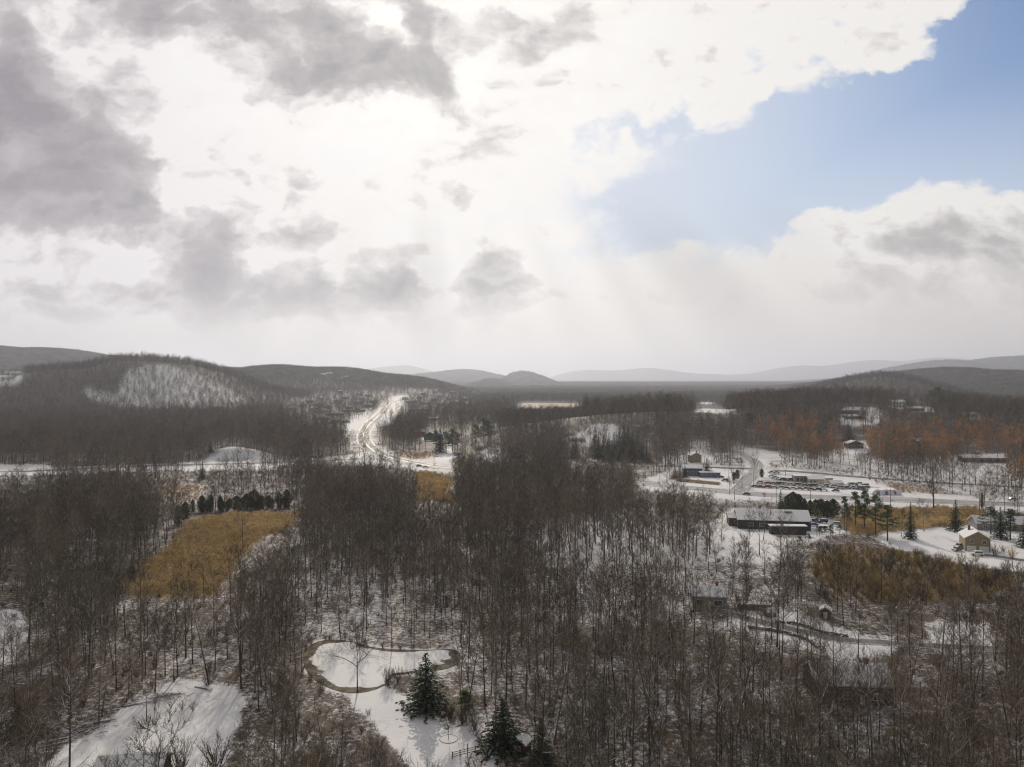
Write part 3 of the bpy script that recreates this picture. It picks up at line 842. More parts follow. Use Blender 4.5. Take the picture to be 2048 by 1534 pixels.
# inside the frame or not
topy = proj(gx, gy, gz + hh)[1]
inframe = (gpx > -30) & (gpx < 2078) & (topy < 1534)
order = np.argsort(gy)
order = [i for i in order if inframe[i]]
N_NEAR = 300
near_ids = np.array(order[:N_NEAR]); rest = np.setdiff1d(np.arange(len(gx)), near_ids)
AREAS = [(-1e9, 170, ' at the far left edge'), (170, 340, ' behind the lower left clearing'), (340, 520, ' right of the lower left clearing'),
         (520, 700, ' left of the frozen pond'), (700, 880, ' by the snowy lawn and pond'), (880, 1060, ' right of the snowy lawn'),
         (1060, 1230, ' right of the small shed'), (1230, 1400, ' at bottom centre right'), (1400, 1570, ' left of the snow roofed house'),
         (1570, 1740, ' in front of the snow roofed house'), (1740, 1900, ' right of the snow roofed house'), (1900, 1e9, ' at the far right edge')]
for i in near_ids:
    tm, cm, h0 = near_tree[gi_[i]]
    area = next(a for a in AREAS if gpx[i] < a[1])[2]
    d_ = gy[i]; ln_ = 'very tall' if hh[i] > 23 else ('tall' if hh[i] > 20 else ('medium' if hh[i] > 16.5 else 'low'))
    dz = 'nearest rows' if d_ < 125 else ('middle rows' if d_ < 150 else 'back rows')
    e = link('bare_tree', None, None, (gx[i], gy[i], gz[i]), rng.uniform(0, 6.28))
    e.scale = (nbh[i], nbh[i], nbh[i])
    tag(e, ln_ + ' bare tree in the ' + dz + area, 'tree', ln_ + ' bare trees in the ' + dz + area)
    link('trunk', tm, e); link('crown', cm, e)
print('near zone trees', len(gx))

PT = [np.stack([gx, gy, gz], -1)[rest]]; RT = [np.stack([rng.normal(0, .03, len(rest)), rng.normal(0, .03, len(rest)), rng.uniform(0, 6.28, len(rest))], -1)]
ST = [np.repeat(nbh[rest][:, None], 3, 1)]; IT = [gi_[rest] % 8]
def wood(y0, y1, sp, lo, hi, smin, smax, drop=0.05):
    x, y = jgrid(y0, y1, sp, lambda y: 0.80 * y + 20, rng)
    s = rng.uniform(smin, smax, len(x)); h = 19 * s
    k, z, px, py = admit(x, y, h, rng)
    k &= rng.random(len(x)) > drop
    x, y, z, s = x[k], y[k], z[k], s[k]
    PT.append(np.stack([x, y, z], -1)); RT.append(np.stack([0 * x, 0 * x, rng.uniform(0, 6.28, len(x))], -1))
    ST.append(np.stack([s * rng.uniform(.9, 1.15, len(x)), s * rng.uniform(.9, 1.15, len(x)), s], -1)); IT.append(rng.integers(lo, hi, len(x)))
wood(620, 1250, 6.6, 0, 8, .65, 1.0)
wood(1250, 2600, 9.5, 8, 14, .6, 1.0)
wood(2600, 7000, 22, 14, 17, .8, 1.2)
wood(7000, 12500, 55, 14, 17, 1.6, 2.2)
print('woods', [len(a) for a in PT])
scatter('woodland', np.concatenate(PT), np.concatenate(RT), np.concatenate(ST), np.concatenate(IT), wood_src,
        'leafless brown woods filling the valley and the hills')

# undergrowth, reeds and dry grass
def brush_mesh(rng, n, hgt_, rad, w, mat, name='brush', arch=.35):
    P_ = PM()
    for k in range(n):
        a = rng.uniform(0, 6.28); r = rad * rng.uniform(0, .25)
        p0 = np.array([r * math.cos(a), r * math.sin(a), -.1])
        d = unit([math.cos(a) * rng.uniform(0, arch * 2), math.sin(a) * rng.uniform(0, arch * 2), 1])
        L = hgt_ * rng.uniform(.5, 1)
        p1 = p0 + d * L * .55; p2 = p1 + unit(d + rng.normal(0, .25, 3)) * L * .45
        P_.sliver(p0, p1 + d * .2, w * 1.4); P_.sliver(p1, p2, w)
        for j in range(3):
            q = p0 + (p1 - p0) * rng.uniform(.4, 1)
            P_.sliver(q, q + unit(d + rng.normal(0, .6, 3)) * L * .35, w * .8)
    return P_.mesh(name, [mat])

ug_src = proto_collection('undergrowth_sources', [proto('a_%d' % i, brush_mesh(np.random.default_rng(400 + i), 26, 2.2, 1.3, .045, M_stem)) for i in range(4)]
                          + [proto('b_%d' % i, brush_mesh(np.random.default_rng(410 + i), 18, 3.4, .8, .05, M_twig)) for i in range(3)])
x, y = jgrid(92, 640, 4.2, lambda y: 0.74 * y + 6, rng)
k = rng.random(len(x)) < np.clip(0.55 + .35 * np.sin(x / 19.0) * np.sin(y / 27.0 + 1), 0.1, 1)
z = hgt(x, y); px, py = proj(x, y, z)
for kind, poly, qb, qo, lt in Z: k &= ~(inpoly(px, py, poly) & (rng.random(len(x)) > (0.9 if kind in ('open', 'brush') and (lt or 0) > .4 else (0.3 if kind in ('open', 'oaks') else (1.0 if kind == 'clear' else qb * .6)))))
x, y, z = x[k], y[k], z[k]; n = len(x); s = rng.uniform(.45, 1.15, n)
print('undergrowth', n)
scatter('undergrowth', np.stack([x, y, z], -1), np.stack([0 * x, 0 * x, rng.uniform(0, 6.28, n)], -1), np.stack([s * 1.2, s * 1.2, s], -1), rng.integers(0, 7, n), ug_src, 'brown brush and saplings on the woodland floor')

def reed_mesh(rng, mat, n=26, h=2.4, rad=.8, w=.06):
    P_ = PM()
    for k in range(n):
        p = np.array([rng.normal(0, rad * .5), rng.normal(0, rad * .5), -.05]); d = unit([rng.normal(0, .12), rng.normal(0, .12), 1]); L = h * rng.uniform(.6, 1)
        P_.sliver(p, p + d * L, w); P_.leaf(p + d * L * .93, .42 * rng.uniform(.7, 1.2), 0)
    return P_.mesh('reeds', [mat])
reed_src = proto_collection('reed_sources', [proto('a_%d' % i, reed_mesh(np.random.default_rng(500 + i), M_reed)) for i in range(4)])
straw_src = proto_collection('straw_sources', [proto('a_%d' % i, reed_mesh(np.random.default_rng(510 + i), M_straw, 18, 1.1, .8, .05)) for i in range(3)])
for kindname, nm, src, lab, sp in (('reed', 'reeds', reed_src, 'golden brown reeds filling the wet meadows', 1.25), ('straw', 'dry_grass', straw_src, 'pale dry grass in the clearings', 1.9)):
    PP = []
    for kind, poly, qb, qo, lt in Z:
        if kind != kindname: continue
        g_ = [G(*p) for p in poly]; xs = [q[0] for q in g_]; ys = [q[1] for q in g_]
        s_ = sp if max(ys) < 800 else 9.0
        ax = np.arange(min(xs), max(xs), s_); ay_ = np.arange(min(ys), max(ys), s_)
        ax = np.arange(min(xs) - 4, max(xs) + 4, s_); X, Y = np.meshgrid(ax, ay_); X = (X + rng.uniform(-.5, .5, X.shape) * s_).ravel(); Y = (Y + rng.uniform(-.5, .5, Y.shape) * s_).ravel()
        q = proj(X, Y, hgt(X, Y)); jx = q[0] + 5 * np.sin(q[1] / 7.0 + q[0] / 11.0) + rng.normal(0, 7 if s_ == sp else 2, len(X))
        k = inpoly(jx, q[1] + 2.0 * np.sin(q[0] / 9.0), poly) & (rng.random(len(X)) < .88)
        PP.append(np.stack([X, Y, hgt(X, Y)], -1)[k])
    PP = np.concatenate(PP); n = len(PP); s = rng.uniform(.6, 1.15, n)
    print(nm, n)
    scatter(nm, PP, np.stack([np.zeros(n), np.zeros(n), rng.uniform(0, 6.28, n)], -1), np.repeat(s[:, None], 3, 1), rng.integers(0, 4 if kindname == 'reed' else 3, n), src, lab)

# ------------------------------------------------------------------ conifers, oaks, shrubs and single trees
def conifer(rng, h, r, kind):
    tr = PM(); cr = PM()
    tr.tube([[0, 0, -.5], [0, 0, h * .5], [0, 0, h * .97]], [h * .014 + .05, h * .010, .03], 6, 0)
    if kind == 'spruce':
        nw = int(h * 1.9); z0 = .06
        for i in range(nw):
            u = i / (nw - 1); z = h * (z0 + (1 - z0) * u * .98)
            R_ = r * (1 - u) ** .85 * rng.uniform(.8, 1.12) + .12
            nb = max(4, int(9 * (1 - u) + 4)); a0 = rng.uniform(0, 6.28)
            for j in range(nb):
                a = a0 + 6.283 * j / nb + rng.normal(0, .15); Rb = R_ * rng.uniform(.75, 1.15)
                d = np.array([math.cos(a), math.sin(a), 0])
                for k in range(int(3 + Rb * 3.4)):
                    f = rng.uniform(.12, 1); c = d * Rb * f + [0, 0, z - Rb * .30 * f * f + rng.normal(0, .05)] + rng.normal(0, .10, 3)
                    cr.leaf(c, rng.uniform(.35, .62) * (1.1 - .3 * u), 0, unit(np.array([0, 0, 1]) + d * .5 + rng.normal(0, .45, 3)))
    elif kind == 'pine':
        nb = int(h * 2.2)
        for i in range(nb):
            u = (i + rng.uniform(0, 1)) / nb; z = h * (.30 + .68 * u)
            R_ = r * (1.15 - u) * rng.uniform(.5, 1.25); a = rng.uniform(0, 6.28)
            d = unit([math.cos(a), math.sin(a), .22]); e = np.array([0, 0, z]) + d * R_
            cr.tube([[0, 0, z], list(e)], [.07, .02], 3, 1)
            for q in range(3):
                c0 = np.array([0, 0, z]) + d * R_ * rng.uniform(.45, 1.05)
                for k in range(16): cr.leaf(c0 + rng.normal(0, 1, 3) * [.6, .6, .25], rng.uniform(.45, .75), 0, unit(rng.normal(0, .6, 3) + [0, 0, 1]))
    elif kind == 'cedar':
        n = int(h * r * 120)
        for i in range(n):
            u = rng.uniform(0, 1) ** .85; a = rng.uniform(0, 6.28)
            prof = math.sin(min(1, (u * .92 + .10)) * math.pi) ** .55
            R_ = r * prof * (0.72 + .28 * math.sin(a * 3 + u * 9)) * rng.uniform(.72, 1.03)
            c = [math.cos(a) * R_, math.sin(a) * R_, h * (.03 + .97 * u)]
            cr.leaf(c, rng.uniform(.28, .5), 0, unit([math.cos(a), math.sin(a), .3 + rng.normal(0, .3)]))
    return tr, cr

CONI = {}
for kind, hh_, rr, mat, nvar in (('spruce', 16, 3.4, M_needle, 4), ('pine', 17, 3.6, M_pine, 4), ('cedar', 9, 2.3, M_cedar, 4)):
    for v_ in range(nvar):
        rg = np.random.default_rng(600 + v_ * 7 + len(kind)); a_, c_ = conifer(rg, hh_, rr * (1 + .12 * v_), kind)
        CONI[(kind, v_)] = (a_.mesh('trunk', [M_bark]), c_.mesh('crown', [mat, M_limb]), hh_)


def place_tree(src, px, py, h, name, label, cat='tree', group=None, sxy=1.0, rz=None, d0=None, xy=None):
    tm, cm, h0 = src
    x, y, z = xy if xy else G(px, py, d0)
    e = link(name, None, None, (x, y, z), rng.uniform(0, 6.28) if rz is None else rz)
    s = h / h0; e.scale = (s * sxy, s * sxy, s)
    tag(e, label, cat, group)
    link('trunk', tm, e); link('crown', cm, e)
    return e

def conif(kind, px, py, h, label, group=None, sxy=1.0, v=None):
    return place_tree(CONI[(kind, rng.integers(0, 4) if v is None else v)], px, py, h,
                      {'spruce': 'spruce_tree', 'pine': 'pine_tree', 'cedar': 'cedar_tree'}[kind], label, 'tree', group, sxy * rng.uniform(.9, 1.15) * {'spruce': 1.4, 'pine': 1.3, 'cedar': 1.15}[kind])

# foreground evergreens
conif('spruce', 851, 1420, 11.5, 'dark green spruce standing right of the frozen pond above the lawn', None, 1.35, 1)
conif('spruce', 1005, 1502, 9.5, 'dark spruce left of the small red brown shed', None, 1.5, 2)
conif('spruce', 1082, 1540, 9, 'dark evergreen right of the small red brown shed', None, 1.3, 0)
conif('spruce', 35, 1480, 7, 'dark bushy evergreen at the left edge beside the lower clearing', None, 1.7, 3)
conif('pine', 930, 1432, 5, 'small ragged evergreen in the shrubs above the lawn', None, 1.3, 1)
# yard trees
for px, py, h, k, s_, lab in [(1776, 1082, 15, 'pine', .85, 'leftmost dark pine at the edge of the snowy yard'),
                           (1822, 1078, 15.5, 'spruce', .75, 'dark leaning evergreen in front of the golden reeds by the yard'),
                           (1912, 1062, 14, 'spruce', .95, 'full evergreen at the back of the snowy yard left of the low house'),
                           (1983, 1068, 12, 'pine', 1.0, 'broad evergreen behind the tan garage left of its roof'),
                           (2002, 1078, 13.5, 'spruce', .85, 'evergreen behind the tan garage right of its roof'),
                           (2022, 1080, 13, 'pine', .9, 'thin pine in front of the low house right of the garage'),
                           (2052, 1095, 13, 'spruce', 1.1, 'snow dusted spruce at the right edge beyond the driveway'),
                           (1965, 1018, 9, 'cedar', .45, 'narrow dark cedar by the highway above the snowy yard'),
                           (1752, 1068, 17, 'pine', .75, 'tall thin pine left of the snowy yard'),
                           (1730, 1062, 18, 'pine', .6, 'slender pine among the reeds left of the yard'),
                           (1712, 1060, 17, 'pine', .7, 'pine between the dark building yard and the reeds'),
                           (1690, 1060, 15, 'pine', .6, 'small pine just right of the parking yard')]:
    conif(k, px, py, h, lab, None, s_)
# arborvitae screen by the dark building
for i, (px, py, h) in enumerate([(1574, 1028, 9), (1587, 1030, 11.5), (1598, 1031, 10.5), (1610, 1032, 8.5), (1621, 1033, 8), (1632, 1034, 8.5), (1643, 1035, 9), (1655, 1036, 8.5), (1667, 1037, 9.5)]):
    conif('cedar', px, py, h, 'dark green arborvitae, tree %s from the left in the screen behind the long white roof' % ['one', 'two', 'three', 'four', 'five', 'six', 'seven', 'eight', 'nine'][i], 'arborvitae screen by the long white roof', 1.0)
conif('spruce', 1562, 1026, 12, 'spiky spruce at the left end of the arborvitae screen', None, .7)
for i, (px, py, h) in enumerate([(1640, 1072, 4), (1662, 1074, 5), (1680, 1068, 4), (1618, 1084, 3.5), (1600, 1090, 3.5), (1650, 1066, 3)]):
    conif('pine', px, py, h, ['small green pine in front of the parked vehicles', 'bushiest small pine by the curved yard wall', 'small pine at the right end of the curved yard', 'low pine below the dark trailer', 'lowest small pine below the dark trailer', 'young pine behind the other small pines of the yard'][i], None, 1.2)
# cedar row behind the left reed meadow
names_ = ['first', 'second', 'third', 'fourth', 'fifth', 'sixth', 'seventh', 'eighth', 'ninth', 'tenth', 'eleventh', 'twelfth', 'thirteenth', 'fourteenth']
for i in range(28):
    px = 386 + i * 7.0 + rng.normal(0, 4)
    conif('cedar', px, 1026 + rng.normal(0, 2) - i * .4, 7.2 + rng.normal(0, 1.6), '%s dark cedar in the %s half of the row behind the golden meadow' % (names_[i % 14], 'left' if i < 14 else 'right'), 'cedar row behind the golden meadow', .85)
for px, py, h, lab in [(355, 1050, 9, 'dark cedar at the top left corner of the golden meadow'), (370, 1042, 9, 'taller dark cedar at the top left corner of the golden meadow'),
                       (262, 1165, 6, 'small dark cedar at the lower left corner of the golden meadow'), (146, 1010, 9, 'dark cedar in the thicket left of the golden meadow'), (180, 1040, 8, 'low dark cedar left of the golden meadow'),
                       (404, 958, 11, 'single dark spruce below the snowy road at the left'), (240, 1010, 8, 'dark cedar between the pale grass and the left thicket'),
                       (700, 1010, 9, 'dark cedar in the middle woods left of the small golden meadow'), (730, 1005, 8, 'low cedar right beside another in the middle woods')]:
    conif('spruce' if '404' in str(px) else 'cedar', px, py, h, lab)
# spruces behind the central knoll
SG = [(1152, 916, 17), (1146, 918, 12), (1190, 912, 23), (1197, 916, 19), (1207, 914, 17), (1218, 912, 18), (1228, 915, 19), (1240, 914, 22), (1248, 913, 25), (1256, 914, 24), (1265, 916, 20), (1274, 917, 19), (1284, 920, 15), (1293, 922, 13), (1300, 925, 10), (1215, 922, 14), (1238, 922, 15), (1262, 923, 14)]
for i, (px, py, h) in enumerate(SG):
    conif('spruce', px, py, h * 1.15, 'dark green spruce, %s from the left in the tall clump at the centre' % (names_ + ['fifteenth', 'sixteenth', 'seventeenth', 'eighteenth'])[i] if i != 8 else 'tallest dark green spruce of the clump at the centre', 'spruce clump at the centre', .95)
for px, py, h, k, lab in [(872, 905, 20, 'pine', 'darkest tall pine by the green sided house'), (880, 906, 22, 'spruce', 'tall spruce behind the pines by the green sided house'), (892, 905, 19, 'pine', 'second tall pine right of the green sided house'), (905, 903, 21, 'pine', 'bright green pine right of the green sided house'),
                          (915, 902, 17, 'pine', 'shorter bright pine at the right end of the group'), (951, 888, 20, 'pine', 'pine left of the pair in the centre woods'), (968, 888, 26, 'pine', 'large round crowned pine in the centre woods'), (976, 889, 24, 'pine', 'broad pine behind the round crowned one'),
                          (800, 858, 20, 'spruce', 'dark spruce right of the curving highway'), (638, 826, 20, 'spruce', 'dark spruce beside the far left houses'),
                          (1350, 958, 9, 'spruce', 'dark spruce at the left end behind the blue shop'), (1360, 956, 10, 'spruce', 'second spruce behind the blue shop'), (1370, 955, 9, 'spruce', 'third spruce behind the blue shop'),
                          (1414, 952, 13, 'spruce', 'snow dusted spruce behind the low annex of the blue shop'), (1475, 957, 6, 'cedar', 'round cedar on the corner of the side road'), (1468, 961, 5.5, 'cedar', 'clipped cedar beside the round cedar on the corner'),
                          (1524, 955, 6, 'cedar', 'dark round evergreen at the left end of the car lot'),
                          (1336, 828, 22, 'pine', 'pine crown rising above the centre ridge'), (1876, 815, 26, 'pine', 'broad pine on the right ridge skyline'), (1862, 818, 22, 'pine', 'left pine of the group on the right ridge'), (1886, 820, 22, 'spruce', 'right spruce of the group on the right ridge'),
                          (1818, 820, 16, 'spruce', 'dark spruce by the two storey hilltop house'), (1724, 838, 16, 'spruce', 'dark spruce beside the flat roofed hillside house'), (1660, 872, 20, 'pine', 'tall pine left of the dark gabled house'), (1698, 880, 18, 'spruce', 'spruce behind the dark gabled house'),
                          (1466, 868, 18, 'spruce', 'dark spruce in the woods above the side road'), (1500, 862, 18, 'pine', 'pine in the woods right above the side road'), (2046, 925, 18, 'spruce', 'dark spruce at the right edge by the long brown building'),
                          (172, 870, 17, 'spruce', 'big dark round evergreen in the left woods'), (118, 838, 17, 'spruce', 'leftmost dark spruce of the far left row'), (140, 836, 18, 'spruce', 'dark spruce in the middle of the far left row'), (150, 836, 17, 'spruce', 'slim dark spruce in the far left row'), (160, 836, 19, 'spruce', 'tallest dark spruce of the far left row'), (175, 838, 16, 'spruce', 'right dark spruce of the far left row'),
                          (252, 866, 16, 'spruce', 'left dark spruce of a pair in the left woods'), (262, 864, 13, 'spruce', 'right dark spruce of a pair in the left woods'), (320, 848, 15, 'spruce', 'narrow dark spruce in the left woods'), (405, 835, 15, 'spruce', 'far dark spruce at the foot of the snowy hill'),
                          (18, 842, 20, 'pine', 'green pine at the far left edge'), (35, 843, 19, 'pine', 'second green pine from the left edge'), (62, 842, 21, 'pine', 'green pine at the foot of the left hill'), (84, 842, 19, 'spruce', 'blue green spruce at the foot of the left hill'),
                          (420, 905, 11, 'spruce', 'dark spruce at the left side of the snowy mound')]:
    conif(k, px, py, h, lab, None, 1.0 if k != 'cedar' else 1.1)

# oaks still holding rust coloured leaves
oak = []
for i in range(4):
    rg = np.random.default_rng(700 + i); a_, c_ = bare_tree(rg, 16, .32, .28, 12, 4, 4, 1, .06, False, .04, False, .4, .0105, 2, 4)
    oak.append((a_.mesh('trunk', TM), c_.mesh('crown', TM), 16))
OK_ZONES = [(1505, 1760, 868, 935, 115, 'above the car lot'), (1760, 2048, 872, 940, 150, 'on the right hillside'), (1955, 2048, 945, 985, 10, 'by the upper lane at the right edge'), (1560, 1640, 848, 870, 12, 'high left of the dark gabled house')]
for (xa, xb, ya, yb, n, where) in OK_ZONES:
    for k in range(n):
        px, py = rng.uniform(xa, xb), rng.uniform(ya, yb)
        if any(inpoly(px, py, poly) and kd == 'snow' and qb < .2 for kd, poly, qb, qo, lt in Z): continue
        if 1688 < px < 1736 and py > 885: continue
        if 1920 < px < 2015 and py > 915: continue
        h = rng.uniform(12.5, 19)
        sz = 'low' if h < 14.5 else ('middling' if h < 16.8 else 'tall')
        side = ('left' if px < xa + (xb - xa) / 3 else ('middle' if px < xa + 2 * (xb - xa) / 3 else 'right')) + (' back' if py < (ya + yb) / 2 else ' front')
        place_tree(oak[rng.integers(0, 4)], px, py, h, 'oak_tree', '%s rust leaved oak %s, at its %s' % (sz, where, side), 'tree', 'rust leaved oaks ' + where)
for px, py, h, lab in [(1545, 945, 6.5, 'low wide tan leaved tree at the left end of the car lot'), (1352, 965, 7, 'rust leaved tree left of the blue shop')]:
    place_tree(oak[1], px, py, h, 'oak_tree', lab, 'tree', None, 1.6)

# single trees that stand clear
def solo(seed, h, spread, first, n1, name, px, py, label, twm=2, n2=7, lean=.03, trunk=.0125, sxy=1.0):
    rg = np.random.default_rng(seed); a_, c_ = bare_tree(rg, h, spread, first, n1, n2, 7, 4, .030, False, lean, True, .35, trunk, twm)
    place_tree((a_.mesh('trunk', TM, True), c_.mesh('crown', TM), h), px, py, h, name, label, 'tree', None, sxy, 0.0)
solo(801, 13.5, .36, .36, 13, 'bare_tree', 714, 1386, 'lone spreading bare tree on the bank in front of the pond')
solo(802, 5, .36, .3, 9, 'bare_tree', 897, 1480, 'small sapling in a round bed on the snowy lawn')
solo(803, 9, .30, .35, 10, 'bare_tree', 291, 1446, 'forked bare tree growing from the snowy clearing')
solo(804, 22, .24, .30, 16, 'bare_tree', 1868, 1022, 'tallest bare tree, ivy dark trunk, beside the highway above the yard', 2, 7, .0, .02)
solo(805, 12, .30, .3, 10, 'bare_tree', 1849, 1064, 'thin pale trunked tree in front of the golden reeds')
solo(806, 10, .30, .3, 10, 'bare_tree', 1804, 1074, 'small pale trunked tree between two evergreens of the yard')
solo(807, 15, .30, .25, 12, 'bare_tree', 1571, 952, 'leaning forked bare tree behind the car lot', 2, 6, .10)
solo(808, 15, .26, .35, 12, 'bare_tree', 1470, 1000, 'bare tree below the highway junction')

# multi stemmed shrubs
def shrub_mesh(rg, mat, h=6, n=26, flare=.55, w=.05, fine=6):
    P_ = PM()
    for k in range(n):
        a = rg.uniform(0, 6.28); f = rg.uniform(0, flare) ** .8; p = np.array([rg.normal(0, .25), rg.normal(0, .25), -.1])
        d = unit([math.cos(a) * f, math.sin(a) * f, 1]); L = h * rg.uniform(.7, 1) * (1 - .25 * f); pts = [p]
        for q in range(4): d = unit(d + rg.normal(0, .07, 3) + [0, 0, .05]); pts.append(pts[-1] + d * L / 4)
        P_.tube(pts, [w, w * .8, w * .6, w * .35, .008], 3, 0)
        for j in range(fine * 3):
            u = rg.uniform(.2, .98) * 4; i = min(int(u), 3); s0 = pts[i] + (pts[i + 1] - pts[i]) * (u - i); g_ = unit(d + rg.normal(0, .38, 3)); L3 = L * rg.uniform(.10, .26)
            P_.sliver(s0, s0 + g_ * L3, .035, 0)
            for m_ in range(2): q0 = s0 + g_ * L3 * rg.uniform(.2, .8); P_.sliver(q0, q0 + unit(g_ + rg.normal(0, .4, 3)) * L3 * .6, .028, 0)
    return P_.mesh('shrub', [mat])
sh_big = shrub_mesh(np.random.default_rng(850), M_limb, 9, 44, .62, .055, 10)
sh_b = [shrub_mesh(np.random.default_rng(851 + i), M_stem, 5, 24, .7, .04) for i in range(3)]
sh_g = [shrub_mesh(np.random.default_rng(861 + i), M_gold, 4, 30, 1.15, .04) for i in range(3)]
def shrub(me, px, py, s, label, group=None, xy=None):
    x, y, z = xy or G(px, py)
    o = link('shrub', me, None, (x, y, z), rng.uniform(0, 6.28)); o.scale = (s, s, s * rng.uniform(.85, 1.1)); tag(o, label, 'shrub', group)
shrub(sh_big, 770, 1600, 1.0, 'large fan shaped leafless shrub at the bottom edge below the lawn')
shrub(sh_big, 655, 1590, 1.0, 'tall many stemmed shrub at the bottom edge left of the fan shaped one')
shrub(sh_big, 870, 1590, .62, 'round leafless shrub at the bottom edge in front of the lawn')
shrub(sh_big, 935, 1580, .55, 'low leafless shrub at the bottom edge left of the wooden fence')
shrub(sh_b[0], 357, 1560, 1.5, 'thin stemmed young tree clump in the lower left clearing')
shrub(sh_b[1], 432, 1545, 1.7, 'crooked shrub at the right edge of the lower left clearing')
shrub(sh_b[1], 560, 1395, 1.2, 'reddish brush left of the pond')
shrub(sh_b[2], 775, 1372, .9, 'dense brown bush on the right bank of the pond')
shrub(sh_b[0], 795, 1366, .8, 'smaller brown bush on the right bank of the pond')
shrub(sh_b[1], 900, 1440, .8, 'brown bush on the upper edge of the lawn')
shrub(sh_b[2], 925, 1450, .9, 'brown bush right of another on the upper edge of the lawn')
shrub(sh_b[0], 950, 1462, .8, 'last brown bush before the dark spruce by the shed')
for k, (px, py) in enumerate([(610, 1300), (622, 1288), (650, 1280), (690, 1280), (730, 1290), (765, 1298), (800, 1300), (604, 1345), (618, 1360), (640, 1374), (840, 1346), (870, 1342)]):
    shrub(sh_b[k % 3], px, py, .45, 'small brown bush on the %s shore of the frozen pond' % ('far' if py < 1310 else ('left' if px < 700 else 'right')), 'small bushes round the frozen pond')
for k in range(3): shrub(sh_b[k], 340 + 22 * k, 1418 + 3 * k, .45, 'low brown brush in the middle of the lower left clearing', 'low brush in the lower left clearing')
gz_poly = [(1625, 1116), (1700, 1104), (1800, 1110), (1920, 1140), (2052, 1165), (1960, 1196), (1800, 1206), (1680, 1190), (1635, 1155)]
gl = []
while len(gl) < 210:
    px, py = rng.uniform(1620, 2055), rng.uniform(1100, 1206)
    if inpoly(px, py, gz_poly) and all((px - a) ** 2 + (2 * (py - b)) ** 2 > 190 for a, b in gl) or rng.random() < .01: gl.append((px, py))
for px, py in gl:
    side = 'left' if px < 1740 else ('middle' if px < 1880 else 'right')
    brown = rng.random() < (.2 if px < 1800 else .45)
    ss = rng.uniform(.8, 1.4)
    shrub(sh_b[rng.integers(0, 3)] if brown else sh_g[rng.integers(0, 3)], px, py, ss, ('big ' if ss > 1.2 else ('small ' if ss < 1.0 else 'middling ')) + '%s shrub in the %s %s of the thicket below the snowy yard' % ('dark brown' if brown else 'golden brown', side, 'back' if py < 1150 else 'front'), 'shrubs in the thicket below the snowy yard')
for px, py in [(x_, rng.uniform(1030, 1056)) for x_ in np.linspace(1700, 1950, 26)]:
    shrub(sh_g[rng.integers(0, 3)], px, py, rng.uniform(.7, 1.05), 'golden shrub in the reed strip between the highway and the yard', 'golden shrubs in the reed strip above the yard')
for px, py in [(x_, 1100 + (x_ - 1700) * .12 + rng.normal(0, 3)) for x_ in np.linspace(1640, 1900, 20)]:
    shrub(sh_b[rng.integers(0, 3)], px, py, rng.uniform(.4, .7), 'dark brown shrub along the lower edge of the snowy yard', 'brown shrubs along the lower edge of the yard')

# ------------------------------------------------------------------ buildings
def siding(name, c, var=.12): return simple_mat(name, c, .75, var, 1.2)
M_tan = siding('tan_siding', (0.30, 0.24, 0.15)); M_darkwall = siding('dark_siding', (0.045, 0.043, 0.045)); M_brownwall = siding('brown_siding', (0.10, 0.065, 0.045))
M_greywall = siding('grey_siding', (0.26, 0.25, 0.25)); M_whitewall = siding('white_siding', (0.62, 0.60, 0.56)); M_greenwall = siding('green_siding', (0.05, 0.13, 0.11))
M_bluewall = siding('blue_siding', (0.08, 0.11, 0.17)); M_redwall = siding('red_siding', (0.12, 0.045, 0.030)); M_cream = siding('cream_siding', (0.55, 0.50, 0.36)); M_brick = siding('red_brick', (0.22, 0.09, 0.06))
M_trim = simple_mat('white_trim', (0.72, 0.71, 0.69), .6, .05)
M_snowroof = simple_mat('snowy_roof', (0.78, 0.78, 0.81), .8, .05, 0.8, None, .2)
M_shingle = simple_mat('grey_shingle', (0.16, 0.15, 0.145), .8, .2, 3, .2)
M_roofpatch = simple_mat('patchy_snow_roof', (0.17, 0.15, 0.14), .8, .2, 2, .3)
M_metal = simple_mat('grey_metal', (0.30, 0.31, 0.32), .4, .1, 1, None, .5, .6)
M_glass, t, b = new_mat('window_glass'); b.inputs['Base Color'].default_value = (0.035, 0.045, 0.055, 1); b.inputs['Roughness'].default_value = .08; b.inputs['Specular IOR Level'].default_value = .6
M_rubber = simple_mat('rubber', (0.02, 0.02, 0.02), .8, .1)
M_wood = simple_mat('weathered_wood', (0.14, 0.11, 0.085), .8, .25, 4, .6)
M_carsnow = simple_mat('car_snow', (0.76, 0.77, 0.80), .8, .04)


